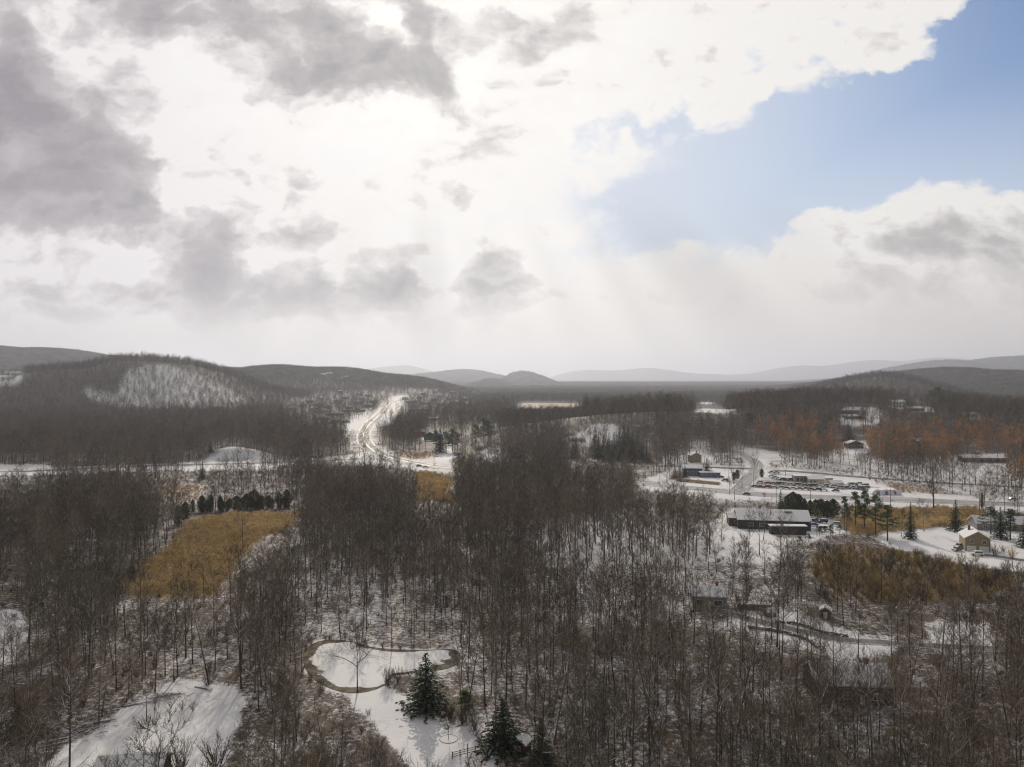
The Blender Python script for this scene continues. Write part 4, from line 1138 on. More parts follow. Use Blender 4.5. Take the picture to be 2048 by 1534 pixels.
class BX:
    """boxes and prisms gathered into one mesh"""
    def __init__(s): s.co = []; s.f4 = []; s.fn = []; s.m4 = []
    def box(s, x0, x1, y0, y1, z0, z1, mat=0):
        k = len(s.co); s.co += [(x, y, z) for z in (z0, z1) for y in (y0, y1) for x in (x0, x1)]
        for f in ((0, 2, 3, 1), (4, 5, 7, 6), (0, 1, 5, 4), (1, 3, 7, 5), (3, 2, 6, 7), (2, 0, 4, 6)): s.f4.append([k + i for i in f]); s.m4.append(mat)
        return s
    def hexa(s, pts, mat=0):
        k = len(s.co); s.co += [tuple(p) for p in pts]
        for f in ((0, 3, 2, 1), (4, 5, 6, 7), (0, 1, 5, 4), (1, 2, 6, 5), (2, 3, 7, 6), (3, 0, 4, 7)): s.f4.append([k + i for i in f]); s.m4.append(mat)
        return s
    def prism(s, prof, y0, y1, mat=0):
        """profile in x, z swept along y"""
        k = len(s.co); n = len(prof)
        s.co += [(x, y0, z) for x, z in prof] + [(x, y1, z) for x, z in prof]
        s.fn.append([k + i for i in range(n)]); s.fn.append([k + n + i for i in reversed(range(n))])
        for i in range(n): j = (i + 1) % n; s.f4.append([k + j, k + i, k + n + i, k + n + j]); s.m4.append(mat)
        return s
    def mesh(s, name, mats):
        me = bpy.data.meshes.new(name); me.from_pydata(s.co, [], s.f4 + s.fn); me.validate()
        for m_ in (mats if isinstance(mats, (list, tuple)) else [mats]): me.materials.append(m_)
        if any(s.m4): me.polygons.foreach_set('material_index', s.m4 + [0] * len(s.fn))
        me.update(); return me
    def obj(s, name, mats, parent=None): return link(name, s.mesh(name, mats), parent)


def window(parent, x, z, w, h, face, off, frame=True):
    """face: 'f' front (-y) or 's' side (+x); off is the wall plane"""
    g_ = BX(); f_ = BX(); t_ = .12
    if face == 'f':
        g_.box(x - w / 2, x + w / 2, off - .03, off + .05, z, z + h)
        f_.box(x - w / 2 - t_, x + w / 2 + t_, off - .07, off + .02, z + h, z + h + t_).box(x - w / 2 - t_, x + w / 2 + t_, off - .07, off + .02, z - t_, z).box(x - w / 2 - t_, x - w / 2, off - .06, off + .02, z, z + h).box(x + w / 2, x + w / 2 + t_, off - .06, off + .02, z, z + h).box(x - .03, x + .03, off - .05, off - .032, z, z + h)
    else:
        sg = 1 if off > 0 else -1
        a, b_ = sorted((off - .05 * sg, off + .03 * sg)); g_.box(a, b_, x - w / 2, x + w / 2, z, z + h)
        a, b_ = sorted((off - .02 * sg, off + .07 * sg)); f_.box(a, b_, x - w / 2 - t_, x + w / 2 + t_, z + h, z + h + t_).box(a, b_, x - w / 2 - t_, x + w / 2 + t_, z - t_, z).box(a, b_, x - w / 2 - t_, x - w / 2, z, z + h).box(a, b_, x + w / 2, x + w / 2 + t_, z, z + h)
    o = g_.obj('window', M_glass, parent)
    if frame: f_.obj('frame', M_trim, o)
    return o


def house(name, label, cat, px, py, w, l, hw, hr, wall, roof=None, rz=0.0, gable_front=True, wins=(), doors=(), chimney=None, garage=0, group=None, over=.45, xy=None, sides=True, porch=False, small=False):
    """w across, l deep, the long ridge runs away from the viewer when gable_front"""
    x, y, z = xy or G(px, py)
    e = link(name, None, None, (x, y, z), rz)
    roof = roof or M_snowroof
    tag(e, label, cat, group)
    if gable_front:
        BX().prism([(-w / 2, -1.5), (w / 2, -1.5), (w / 2, hw), (0, hw + hr - .02), (-w / 2, hw)], 0, l).obj('wall', wall, e)
        th = .28; sl = hr / (w / 2)
        rf = BX()
        for s in (-1, 1):
            xo = s * (w / 2 + over)
            zo = hw - over * sl
            pr = [(0, hw + hr), (xo, zo), (xo, zo + th), (0, hw + hr + th)]
            if s < 0: pr = pr[::-1]
            rf.prism(pr, -over, l + over)
        r_ = rf.obj('roof', roof, e)
    else:
        k = BX(); pr = [(0, -1.5), (l, -1.5), (l, hw), (l / 2, hw + hr - .02), (0, hw)]
        n = len(pr); k.co += [(-w / 2, a, b_) for a, b_ in pr] + [(w / 2, a, b_) for a, b_ in pr]
        k.fn += [[i for i in reversed(range(n))], [n + i for i in range(n)]]
        for i in range(n): j = (i + 1) % n; k.f4.append([i, j, n + j, n + i]); k.m4.append(0)
        k.obj('wall', wall, e)
        th = .28; sl = hr / (l / 2); rf = BX()
        for s in (-1, 1):
            yo = l / 2 + s * (l / 2 + over); zo = hw - over * sl
            A = [(-w / 2 - over, l / 2, hw + hr), (w / 2 + over, l / 2, hw + hr), (w / 2 + over, yo, zo), (-w / 2 - over, yo, zo)]
            if s < 0: A = [A[1], A[0], A[3], A[2]]
            rf.hexa([(a, b_, c) for a, b_, c in A] + [(a, b_, c + th) for a, b_, c in A])
        r_ = rf.obj('roof', roof, e)
    if chimney:
        cx_, cy_ = chimney; BX().box(cx_ - .4, cx_ + .4, cy_ - .4, cy_ + .4, hw, hw + hr + 1.0).box(cx_ - .48, cx_ + .48, cy_ - .48, cy_ + .48, hw + hr + 1.0, hw + hr + 1.15).obj('chimney', M_brick, r_)
    for (wx, wz, ww, wh, fc) in wins:
        window(e, wx, wz, ww, wh, 'f' if fc == 'f' else 's', 0 if fc == 'f' else (w / 2 if fc == 'r' else -w / 2))
    for (dx, dw, dh) in doors:
        d_ = BX().box(dx - dw / 2, dx + dw / 2, -.06, .04, 0, dh).obj('door', M_trim, e)
        BX().box(dx + dw * .32, dx + dw * .38, -.12, -.062, dh * .45, dh * .5).obj('handle', M_metal, d_)
    for k in range(garage):
        gx_ = (-w / 4, w / 4)[k] if garage == 2 else 0
        g_ = BX()
        for q in range(4): g_.box(gx_ - w * .19, gx_ + w * .19, -.06 - .005 * (q % 2), .04, q * .55, q * .55 + .53)
        g_.obj('garage_door', M_trim, e)
    return e


def flat(name, label, cat, px, py, w, l, h, wall, rz=0.0, wins=(), group=None, roofm=None, doors=(), xy=None):
    x, y, z = xy or G(px, py)
    e = link(name, None, None, (x, y, z), rz); tag(e, label, cat, group)
    BX().box(-w / 2, w / 2, 0, l, -1.2, h).obj('wall', wall, e)
    BX().box(-w / 2 - .35, w / 2 + .35, -.35, l + .35, h, h + .35).obj('roof', roofm or M_snowroof, e)
    for (wx, wz, ww, wh, fc) in wins: window(e, wx, wz, ww, wh, 'f' if fc == 'f' else 's', 0 if fc == 'f' else (w / 2 if fc == 'r' else -w / 2))
    for (dx, dw, dh) in doors:
        d_ = BX().box(dx - dw / 2, dx + dw / 2, -.06, .04, 0, dh).obj('door', M_trim, e)
        BX().box(dx + dw * .32, dx + dw * .38, -.12, -.062, dh * .45, dh * .5).obj('handle', M_metal, d_)
    return e

R = math.radians
# the tan garage house of the yard
g1 = house('garage_house', 'tan gabled house with two white garage doors in the snowy yard', 'house', 1957, 1104, 8.6, 11, 5.2, 2.6, M_tan, None, R(-20), True,
      [(-2.0, 3.2, 1.1, 1.3, 'f'), (2.2, 3.2, 1.1, 1.3, 'f'), (3, 3.2, 1.1, 1.3, 'r'), (7, 3.2, 1.1, 1.3, 'r')], [], (-1.5, 7.5), 2)
house('house', 'long low house with a snow white roof behind the tan garage', 'house', 2006, 1062, 21, 9, 3.2, 2.6, M_greywall, None, R(-9), False, [(-7, 1.1, 1.6, 1.2, 'f'), (-2, 1.1, 1.6, 1.2, 'f'), (5, 1.1, 1.6, 1.2, 'f')], [(1.5, 1, 2.1)], (-4, 5))
# dark building with the long white roof
db = house('commercial_building', 'long dark building with a wide snow white roof and a round roof vent', 'building', 1549, 1060, 31, 16, 4.2, 3.4, M_darkwall, None, R(-10), False, [(-10, 1.4, 2.2, 1.3, 'f'), (-5, 1.4, 2.2, 1.3, 'f'), (3, 1.4, 2.2, 1.3, 'f')], [(-1, 1.2, 2.2)])
vr = bmesh.new(); bmesh.ops.create_cone(vr, cap_ends=True, segments=20, radius1=2.1, radius2=1.7, depth=.5, matrix=Matrix.Translation((7, 6.8, 7.35)))
vm = bpy.data.meshes.new('roof_vent'); vr.to_mesh(vm); vr.free(); vm.materials.append(M_metal); link('roof_vent', vm, db)
BX().box(-1.15, -.85, 4.0, 4.3, 6, 8.4).obj('vent_pipe', M_metal, db)
house('commercial_building', 'dark low wing at the left end of the long white roofed building', 'building', 1488, 1053, 13, 10, 3.6, 1.4, M_brownwall, M_roofpatch, R(-10), False, [(-3, 1.2, 1.8, 1.2, 'f'), (3, 1.2, 1.8, 1.2, 'f')])
tl = flat('trailer', 'long dark trailer with a snowy top in front of the white roofed building', 'trailer', 1578, 1070, 15, 3.2, 3.6, M_darkwall, R(-4))
for xx in (-5.5, -4.2, 4.8):
    BX().prism([(xx + .5 * math.cos(a), -.05 + .5 * math.sin(a)) for a in np.linspace(0, 6.28, 11)[:-1]], -.12, .15).obj('wheel', M_rubber, tl)
# blue shop
house('shop', 'blue shop with a snow covered gable roof on the corner of the side road', 'shop', 1386, 952, 13, 10, 5.4, 1.8, M_bluewall, None, R(-8), False, [(-4, 1.2, 2.6, 1.8, 'f'), (0, 1.2, 2.6, 1.8, 'f'), (4, 1.2, 2.6, 1.8, 'f')], [])
flat('shop_annex', 'low blue annex with a row of white framed windows beside the shop', 'building', 1421, 955, 13.5, 7, 3.2, M_bluewall, R(-6), [(-5.2, 1, 1.5, 1.4, 'f'), (-2.6, 1, 1.5, 1.4, 'f'), (0, 1, 1.5, 1.4, 'f'), (2.6, 1, 1.5, 1.4, 'f'), (5.2, 1, 1.5, 1.4, 'f')])
house('house', 'small tan house with a snowy gable behind the blue shop', 'house', 1393, 925, 8.5, 9, 5.6, 2.4, M_tan, None, R(4), True, [(-2.2, 1, 1.2, 1.3, 'f'), (2.2, 1, 1.2, 1.3, 'f'), (0, 3.9, 1.2, 1.3, 'f')], [], (1.6, 5))
# car lot buildings
flat('sales_office', 'flat roofed sales office with tall windows in the car lot', 'building', 1609, 965, 11.5, 8, 4.0, M_greywall, R(-5), [(-4, .8, 1.9, 2.3, 'f'), (-1.6, .8, 1.9, 2.3, 'f'), (.8, .8, 1.9, 2.3, 'f'), (4, .8, 1.9, 2.3, 'f')])
house('garage', 'cream walled garage joined to the right of the sales office', 'building', 1634, 968, 9.5, 9, 3.0, 1.5, M_cream, None, R(-5), False, [(-3.4, 1, 1.1, 1.2, 'f'), (-1.2, 1, 1.1, 1.2, 'f')], [(1.2, 1.1, 2.2), (3.6, 1.1, 2.2)])
flat('shed', 'white shed behind the cars right of the garage', 'shed', 1660, 966, 4.2, 4, 3.0, M_whitewall, 0)
house('carport', 'open cream carport with a snowy roof in the car lot', 'carport', 1676, 975, 7.5, 6, 2.6, 1.3, M_cream, None, R(8), False, [], [(-2, 1.6, 1.9), (1.5, 1.6, 1.9)])
for i, (px, w_) in enumerate([(1757, 7), (1774, 9), (1790, 8)]):
    x, y, z = G(px, 990); e = link('storage_tent', None, None, (x, y, z), R(-10))
    tag(e, ['left', 'middle', 'right'][i] + ' white storage tent beside the highway right of the car lot', 'tent', 'white tents beside the highway')
    prf = [(w_ / 2 * math.cos(a), 3.2 * math.sin(a)) for a in np.linspace(0, math.pi, 9)]
    BX().prism(prf[::-1] if False else prf, 0, 8).obj('cover', M_carsnow, e); BX().box(-.9, .9, -.05, .05, 0, 2.1).obj('door', M_greywall, e)
# hillside houses
house('house', 'dark brown house with a white gable roof in the rust leaved oaks', 'house', 1712, 897, 13.5, 10, 4.4, 2.4, M_brownwall, None, R(-4), True, [(-4, 1.2, 2, 1.6, 'f'), (0, 1.2, 2.4, 1.8, 'f'), (4, 1.2, 2, 1.6, 'f')], [], (3, 5))
house('house', 'low brown house with a snowy roof right of the dark gabled house', 'house', 1850, 888, 16, 8, 3.0, 1.6, M_brownwall, None, R(6), False, [(-4, 1, 1.8, 1.3, 'f'), (3, 1, 1.8, 1.3, 'f')])
house('long_building', 'long brown building with a thin snowy roof at the right edge', 'building', 1972, 925, 34, 9, 3.6, 1.8, M_brownwall, M_snowroof, R(-4), False, [(-12, 1, 2, 1.4, 'f'), (-6, 1, 2, 1.4, 'f'), (0, 1, 2, 1.4, 'f'), (6, 1, 2, 1.4, 'f'), (12, 1, 2, 1.4, 'f')])
flat('house', 'flat roofed blue grey house high on the right hillside', 'house', 1701, 828, 21, 10, 4.0, M_bluewall, R(2), [(-7, 1, 3, 1.8, 'f'), (-2, 1, 3, 1.8, 'f'), (5, 1, 3, 1.8, 'f')])
house('house', 'second snow roofed house just below the flat roofed hillside house', 'house', 1707, 838, 17, 9, 3.0, 1.8, M_greywall, None, 0, False, [(-4, 1, 2, 1.3, 'f'), (3, 1, 2, 1.3, 'f')])
house('house', 'white two storey hilltop house with many windows', 'house', 1798, 815, 18, 10, 6.5, 2.4, M_whitewall, None, R(8), False, [(a, z_, 2.2, 1.6, 'f') for a in (-6, -2, 2, 6) for z_ in (1.0, 4.1)])
house('house', 'low snow roofed house right of the hilltop house', 'house', 1832, 822, 18, 9, 3.2, 2, M_greywall, None, R(-10), False, [(-4, 1, 2, 1.3, 'f'), (3, 1, 2, 1.3, 'f')])
house('house', 'small white roofed house among the trees at the far right', 'house', 1942, 834, 13, 8, 3.2, 2, M_whitewall, None, R(-12), False, [(-3, 1, 2, 1.3, 'f'), (3, 1, 2, 1.3, 'f')])
house('house', 'teal sided house with a white roof left of the pines', 'house', 861, 880, 17, 11, 5.2, 3, M_greenwall, None, R(-30), True, [(-4, 1.4, 1.8, 1.4, 'f'), (3, 1.4, 1.8, 1.4, 'f')], [])
house('house', 'red brown house partly hidden left of the teal sided house', 'house', 838, 874, 12, 10, 5.5, 2.6, M_brick, M_shingle, R(10), False, [(-3, 1.4, 1.8, 1.4, 'f'), (3, 1.4, 1.8, 1.4, 'f')], [])
house('house', 'snow roofed house left of the tall spruce clump', 'house', 1156, 884, 15, 9, 3.6, 2, M_cream, None, R(6), False, [(-4, 1, 2, 1.3, 'f'), (3, 1, 2, 1.3, 'f')])
house('house', 'low house under the trees left of the centre spruce clump', 'house', 1040, 918, 13, 8, 3, 1.8, M_brownwall, None, R(-6), False, [(-3, 1, 1.6, 1.2, 'f'), (3, 1, 1.6, 1.2, 'f')])
# foreground buildings
house('house', 'grey house with a white snow roof among the trees at the right centre', 'house', 1421, 1218, 9.5, 8, 3.6, 2.0, M_greywall, None, R(-7), False, [(-2.8, .9, 2.2, 1.5, 'f'), (2.3, .9, 2.2, 1.5, 'f')], [(0, 1, 2.1)], (2.5, 4))
house('house', 'large dark green house with a snow covered roof at the lower right', 'house', 1712, 1412, 15.5, 10, 4.2, 2.8, M_darkwall, M_snowroof, R(-5), False, [(-5, 1.2, 1.5, 1.4, 'f'), (-1.5, 1.2, 1.5, 1.4, 'f'), (4.5, 1.2, 1.5, 1.4, 'f')], [(1.5, 1, 2.1)], (4, 5))
house('shed', 'small red brown shed with a snowy roof at the bottom centre', 'shed', 1037, 1512, 2.8, 2.6, 1.9, .8, M_redwall, None, R(-25), True, [(0, .8, .5, .7, 'f')], [(-.8, .5, 1.6)], None, 0, None, .2)
house('house', 'house roof with a bare grey eave at the bottom left edge', 'house', 247, 1600, 10, 7, 3.2, 2.0, M_brownwall, M_snowroof, R(8), False, [(-3, 1, 1.4, 1.2, 'f'), (3, 1, 1.4, 1.2, 'f')], [(0, 1, 2.1)])
house('shed', 'tiny snow topped shed beside the driveway left of the bare tree', 'shed', 1545, 1236, 2.6, 2.2, 1.5, .7, M_brownwall, None, R(10), False, [], [(0, .9, 1.4)], None, 0, None, .2)
house('shed', 'small dark shed with a white roof above the driveway bend', 'shed', 1652, 1238, 3.0, 3.0, 2.1, 1.0, M_darkwall, None, R(-25), True, [], [(0, 1, 1.8)], None, 0, None, .2)
flat('shed', 'long low dark woodshed right of the driveway start', 'shed', 1510, 1222, 9, 2.2, 1.5, M_brownwall, R(-8), [], None, M_wood)
# commercial strip and the town by the highway
for (px, py, w_, l_, h_, m_, lab) in [(838, 842, 62, 22, 5, M_whitewall, 'long white roofed warehouse right of the far highway'), (706, 824, 46, 20, 5, M_greywall, 'long grey store left of the highway'), (680, 846, 30, 16, 4, M_whitewall, 'white store left of the highway beside its snowy lot'),
                                      (735, 815, 26, 16, 4.5, M_cream, 'cream store where the highway straightens'), (668, 832, 30, 16, 5, M_brick, 'red brick building at the left of the town'), (822, 806, 26, 14, 4.5, M_greywall, 'grey store at the far end of the highway'),
                                      (640, 840, 26, 14, 4, M_greywall, 'grey building at the far left of the town'), (842, 822, 40, 14, 4, M_brick, 'brick building behind the warehouse')]:
    flat('store', lab, 'building', px, py, w_, l_, h_, m_, R(rng.uniform(-12, 12)), [(a, 1.2, 3, 2, 'f') for a in np.linspace(-w_ * .36, w_ * .36, 5)])
hs0 = {}
WALLC = [(M_whitewall, 'white'), (M_brownwall, 'brown'), (M_greywall, 'grey'), (M_cream, 'cream'), (M_brick, 'red')]
TOWN = [('town left of the highway', [(600, 815), (618, 806), (636, 812), (655, 818), (672, 805), (640, 800), (690, 798), (712, 808), (722, 800), (735, 793), (745, 806), (700, 820), (680, 786), (718, 790), (737, 815), (628, 822), (650, 828), (585, 822)]),
        ('town right of the highway', [(808, 800), (825, 806), (838, 798), (850, 810), (868, 802), (884, 812), (900, 800), (915, 808), (880, 794), (905, 788), (925, 786), (948, 788), (962, 784), (985, 790), (845, 790), (870, 786), (930, 800), (1000, 800)]),
        ('far valley beyond the centre woods', [(1040, 786), (1062, 783), (1275, 776), (1300, 772), (1330, 776), (1352, 770), (1395, 778), (1410, 778), (1280, 803), (1388, 808), (1485, 806), (1500, 808), (1560, 776), (1575, 774), (1590, 778), (1455, 768)])]
for where, L_ in TOWN:
    for k, (px, py) in enumerate(L_):
        m_, cn = WALLC[k % 5]
        if k % 5 not in hs0:
            e = house('house', 'x', 'house', px, py, 15, 10, 4.5, 3.2, m_, None, R(rng.uniform(-35, 35)), False, [(-4.5, 1.2, 2, 1.6, 'f'), (0, 1.2, 2, 1.6, 'f'), (4.5, 1.2, 2, 1.6, 'f')]); hs0[k % 5] = e
        else:
            s_ = hs0[k % 5]; e = s_.copy(); COL.objects.link(e); e.location = G(px, py); e.rotation_euler = (0, 0, R(rng.uniform(-35, 35)))
            for ch in s_.children:
                c = ch.copy(); COL.objects.link(c); c.parent = e
                for g_ in ch.children: d = g_.copy(); COL.objects.link(d); d.parent = c
        e.location.z += 2.0
        tag(e, 'small %s snow roofed house, %s in the %s' % (cn, (names_ + ['fifteenth', 'sixteenth', 'seventeenth', 'eighteenth'])[k], where), 'house', 'small houses of the ' + where)
for i, (px, py) in enumerate([(647, 752), (658, 750), (693, 742), (690, 757), (12, 760), (30, 752)]):
    house('house', ['left white house on the wooded ridge', 'right white house on the wooded ridge', 'house high on the ridge skyline', 'lone house below the ridge houses', 'house in the snow patch at the left edge', 'second house in the snow patch at the left edge'][i], 'house', px, py, 22, 14, 6, 4, M_whitewall, None, R(10), False, [(-5, 1.5, 3, 2, 'f'), (4, 1.5, 3, 2, 'f')])

# ------------------------------------------------------------------ vehicles
def car_paint(name, c):
    m, t, b = new_mat(name); b.inputs['Base Color'].default_value = c + (1,); b.inputs['Roughness'].default_value = .55; b.inputs['Metallic'].default_value = .2
    b.inputs['Coat Weight'].default_value = .5
    g = t.node('ShaderNodeNewGeometry'); n = t.noise(g.outputs['Position'], 2.0, 3, .6); up = t.sep(g.outputs['Normal'])[2]
    s = t.m('MULTIPLY', t.mapr(up, .75, .95), t.mapr(n, .35, .5))
    t.put(b.inputs['Base Color'], t.mix(s, c + (1,), (.75, .76, .79, 1)))
    return m
PAINTS = {'black': (.012, .012, .014), 'silver': (.42, .43, .45), 'white': (.75, .75, .74), 'dark blue': (.02, .04, .12), 'red': (.25, .02, .02), 'grey': (.14, .145, .15), 'blue': (.03, .12, .32), 'dark green': (.02, .07, .05), 'tan': (.33, .27, .18), 'maroon': (.10, .02, .02)}
PM_ = {k: car_paint('paint_' + k.replace(' ', '_'), v) for k, v in PAINTS.items()}
CARP = {'sedan': ([(-2.3, .35), (-2.35, .75), (-1.5, .92), (1.35, .95), (2.2, .85), (2.3, .35)], [(-1.35, .93), (-.75, 1.42), (.7, 1.44), (1.5, .96)]),
        'suv': ([(-2.3, .40), (-2.35, .95), (-1.3, 1.08), (2.25, 1.08), (2.32, .40)], [(-1.25, 1.09), (-.7, 1.72), (1.95, 1.74), (2.22, 1.10)]),
        'van': ([(-2.6, .40), (-2.65, .95), (-2.1, 1.15), (2.6, 1.15), (2.62, .40)], [(-2.05, 1.16), (-1.5, 2.1), (2.55, 2.12), (2.6, 1.17)]),
        'pickup': ([(-2.7, .45), (-2.75, 1.0), (-1.5, 1.12), (2.7, 1.12), (2.72, .45)], [(-1.4, 1.13), (-.9, 1.75), (.5, 1.76), (.7, 1.14)])}
car_cache = {}
def car(px, py, kind, paint, rz, label, group=None, snow=True, name=None):
    x, y, z = G(px, py); key = (kind, paint, snow)
    name = name or {'sedan': 'parked_car', 'suv': 'parked_car', 'van': 'van', 'pickup': 'pickup_truck'}[kind]
    if key not in car_cache:
        body, cab = CARP[kind]; W_ = .88
        bx = BX().prism(body, -W_, W_)
        n = len(cab); k = len(bx.co); inn = W_ - .12; top = W_ - .26
        wid = [W_ - .06 if i in (0, n - 1) else top for i in range(n)]
        bx.co += [(a, -wid[i], b_) for i, (a, b_) in enumerate(cab)] + [(a, wid[i], b_) for i, (a, b_) in enumerate(cab)]
        bx.f4.append([k + 1, k + 2, k + n + 2, k + n + 1]); bx.m4.append(0)
        for q in ([k + 0, k + 1, k + 2, k + 3], [k + n + 3, k + n + 2, k + n + 1, k + n + 0], [k + 0, k + n, k + n + 1, k + 1], [k + 2, k + n + 2, k + n + 3, k + 3]): bx.f4.append(q); bx.m4.append(0)
        bm_ = bx.mesh('body', PM_[paint])
        gl = BX(); e_ = .015
        def lerp(a, b_, t_): return tuple(a[i] + (b_[i] - a[i]) * t_ for i in range(3))
        for sgn in (-1, 1):
            A = [(cab[0][0], sgn * wid[0], cab[0][1]), (cab[3][0], sgn * wid[3], cab[3][1]), (cab[2][0], sgn * wid[2], cab[2][1]), (cab[1][0], sgn * wid[1], cab[1][1])]
            cen_ = [sum(p[i] for p in A) / 4 for i in range(3)]
            B = [[cen_[i] + (p[i] - cen_[i]) * .80 for i in range(3)] for p in A]
            for p in B: p[1] += sgn * e_
            C_ = [[p[0], p[1] - sgn * .03, p[2]] for p in B]
            gl.hexa([tuple(p) for p in C_] + [tuple(p) for p in B])
        for (i0, i1, sx_) in ((0, 1, -1), (3, 2, 1)):
            A = [(cab[i0][0], -wid[i0], cab[i0][1]), (cab[i0][0], wid[i0], cab[i0][1]), (cab[i1][0], wid[i1], cab[i1][1]), (cab[i1][0], -wid[i1], cab[i1][1])]
            cen_ = [sum(p[i] for p in A) / 4 for i in range(3)]
            B = [[cen_[i] + (p[i] - cen_[i]) * .84 for i in range(3)] for p in A]
            for p in B: p[0] += sx_ * .02
            C_ = [[p[0] - sx_ * .03, p[1], p[2]] for p in B]
            gl.hexa([tuple(p) for p in C_] + [tuple(p) for p in B])
        gm_ = gl.mesh('windows', M_glass)
        wm = BX().prism([(.34 * math.cos(a), .34 * math.sin(a)) for a in np.linspace(0, 6.2832, 13)[:-1]], -.11, .11).mesh('wheel', M_rubber)
        sm = None
        if snow:
            a, b_ = cab[1], cab[2]; sm = BX().box(a[0] + .1, b_[0] - .05, -top + .04, top - .04, a[1] + .005, a[1] + .09).mesh('roof_snow', M_carsnow)
        car_cache[key] = (bm_, gm_, wm, sm)
    bm_, gm_, wm, sm = car_cache[key]
    e = link(name, None, None, (x, y, z + .12 + max(0, y - 300) * .00045), rz); tag(e, label, {'van': 'van', 'pickup': 'truck'}.get(kind, 'car'), group)
    link('body', bm_, e); link('windows', gm_, e)
    for sx_ in (-1.45, 1.45):
        for sy_ in (-.80, .80): link('wheel', wm, e, (sx_, sy_, .34))
    if sm: link('roof_snow', sm, e)
    return e

def lot(Xs, f, rowname, kinds, paints, rz0):
    for i, X in enumerate(Xs):
        px = 1480 + X / 6.4; py = 900 + f(X, i) / 6.4
        kd = kinds[i % len(kinds)]; pt = paints[i % len(paints)]
        car(px, py, kd, pt, R(rz0 + rng.normal(0, 4)), '%s %s, %s from the left in the %s' % (pt, {'sedan': 'car', 'suv': 'tall car', 'van': 'van', 'pickup': 'pickup truck'}[kd], (names_ + ['fifteenth'])[i], rowname), 'cars in the ' + rowname)
lot([195, 262, 350, 440, 520, 600, 680, 765, 845, 918, 1000, 1082, 1228], lambda X, i: 478 + (X - 195) * .055, 'front row of the lot', ['sedan', 'sedan', 'suv', 'sedan', 'suv', 'sedan'], ['maroon', 'dark blue', 'red', 'tan', 'silver', 'black', 'silver', 'grey', 'tan', 'maroon', 'black', 'white', 'black'], -28)
lot([255, 362, 425, 490, 530, 590, 650], lambda X, i: 430 + (X - 250) * .05, 'second row of the lot', ['suv', 'sedan', 'sedan', 'suv'], ['white', 'red', 'grey', 'black', 'silver', 'white', 'silver'], -20)
lot([395, 440, 480, 540, 600, 640], lambda X, i: (345, 372, 378, 390, 392, 395)[i], 'back rows of the lot', ['sedan', 'suv'], ['silver', 'grey', 'white', 'black', 'maroon', 'grey'], 15)
lot([400, 465, 430], lambda X, i: (296, 300, 330)[i], 'far corner of the lot', ['sedan'], ['dark green', 'silver', 'white'], 5)
lot([735, 830, 885, 945, 1020], lambda X, i: 462 + i * 4, 'line by the sales office', ['van', 'sedan', 'suv', 'van', 'sedan'], ['tan', 'black', 'blue', 'dark green', 'white'], -15)
lot([1100, 1152, 1200, 1285, 1375, 1440, 1490, 1545, 1612, 1690], lambda X, i: (474, 476, 486, 500, 494, 498, 502, 508, 506, 520)[i], 'right part of the lot', ['suv', 'sedan', 'van', 'van', 'sedan'], ['silver', 'grey', 'white', 'silver', 'black', 'silver', 'white', 'grey', 'silver', 'white'], -12)
lot([1420, 1470, 1520, 1600], lambda X, i: (462, 452, 448, 476)[i], 'back right corner of the lot', ['van', 'sedan', 'suv'], ['white', 'silver', 'white', 'silver'], 10)
car(1493, 990, 'sedan', 'black', R(-3), 'dark car driving on the highway at the junction', None, False, 'car')
car(2025, 1002, 'suv', 'silver', R(-4), 'pale green silver car driving on the highway at the right edge', None, False, 'car')
car(1955, 1112, 'suv', 'white', R(-12), 'white car parked before the tan garage doors', None, True)
car(1621, 1047, 'van', 'blue', R(5), 'blue van behind the trailer in the yard', None, True)
car(1632, 1044, 'pickup', 'blue', R(5), 'blue pickup truck behind the blue van')
car(1646, 1046, 'suv', 'dark blue', R(-10), 'dark blue car right of the blue trucks')
car(1627, 1052, 'sedan', 'blue', R(0), 'low blue car in front of the blue van')
car(1644, 1062, 'van', 'white', R(-5), 'white van with snow on its roof in the middle of the yard')
car(1672, 1052, 'suv', 'silver', R(-20), 'silver car at the right side of the yard')
car(1442, 956, 'sedan', 'black', R(0), 'black car beside the blue annex')
car(1450, 963, 'suv', 'red', R(-10), 'red car by the corner of the shop lot')
for i, (px, py, pt) in enumerate([(838, 933, 'black'), (851, 936, 'grey'), (731, 895, 'black'), (722, 868, 'dark blue'), (743, 842, 'black'), (762, 828, 'grey')]):
    car(px, py, 'sedan', pt, R([-10, -12, -60, -80, 60, 50][i]), '%s car, %s on the far highway from the near end' % (pt, names_[i]), 'cars on the far highway', False, 'car')
car(348, 929, 'suv', 'grey', R(2), 'grey car on the snowy road in the left woods', None, False, 'car')
car(1920, 1096, 'pickup', 'silver', R(30), 'snow covered pickup truck left of the tan garage')
car(1915, 1102, 'sedan', 'grey', R(30), 'snow covered car in front of the silver pickup')

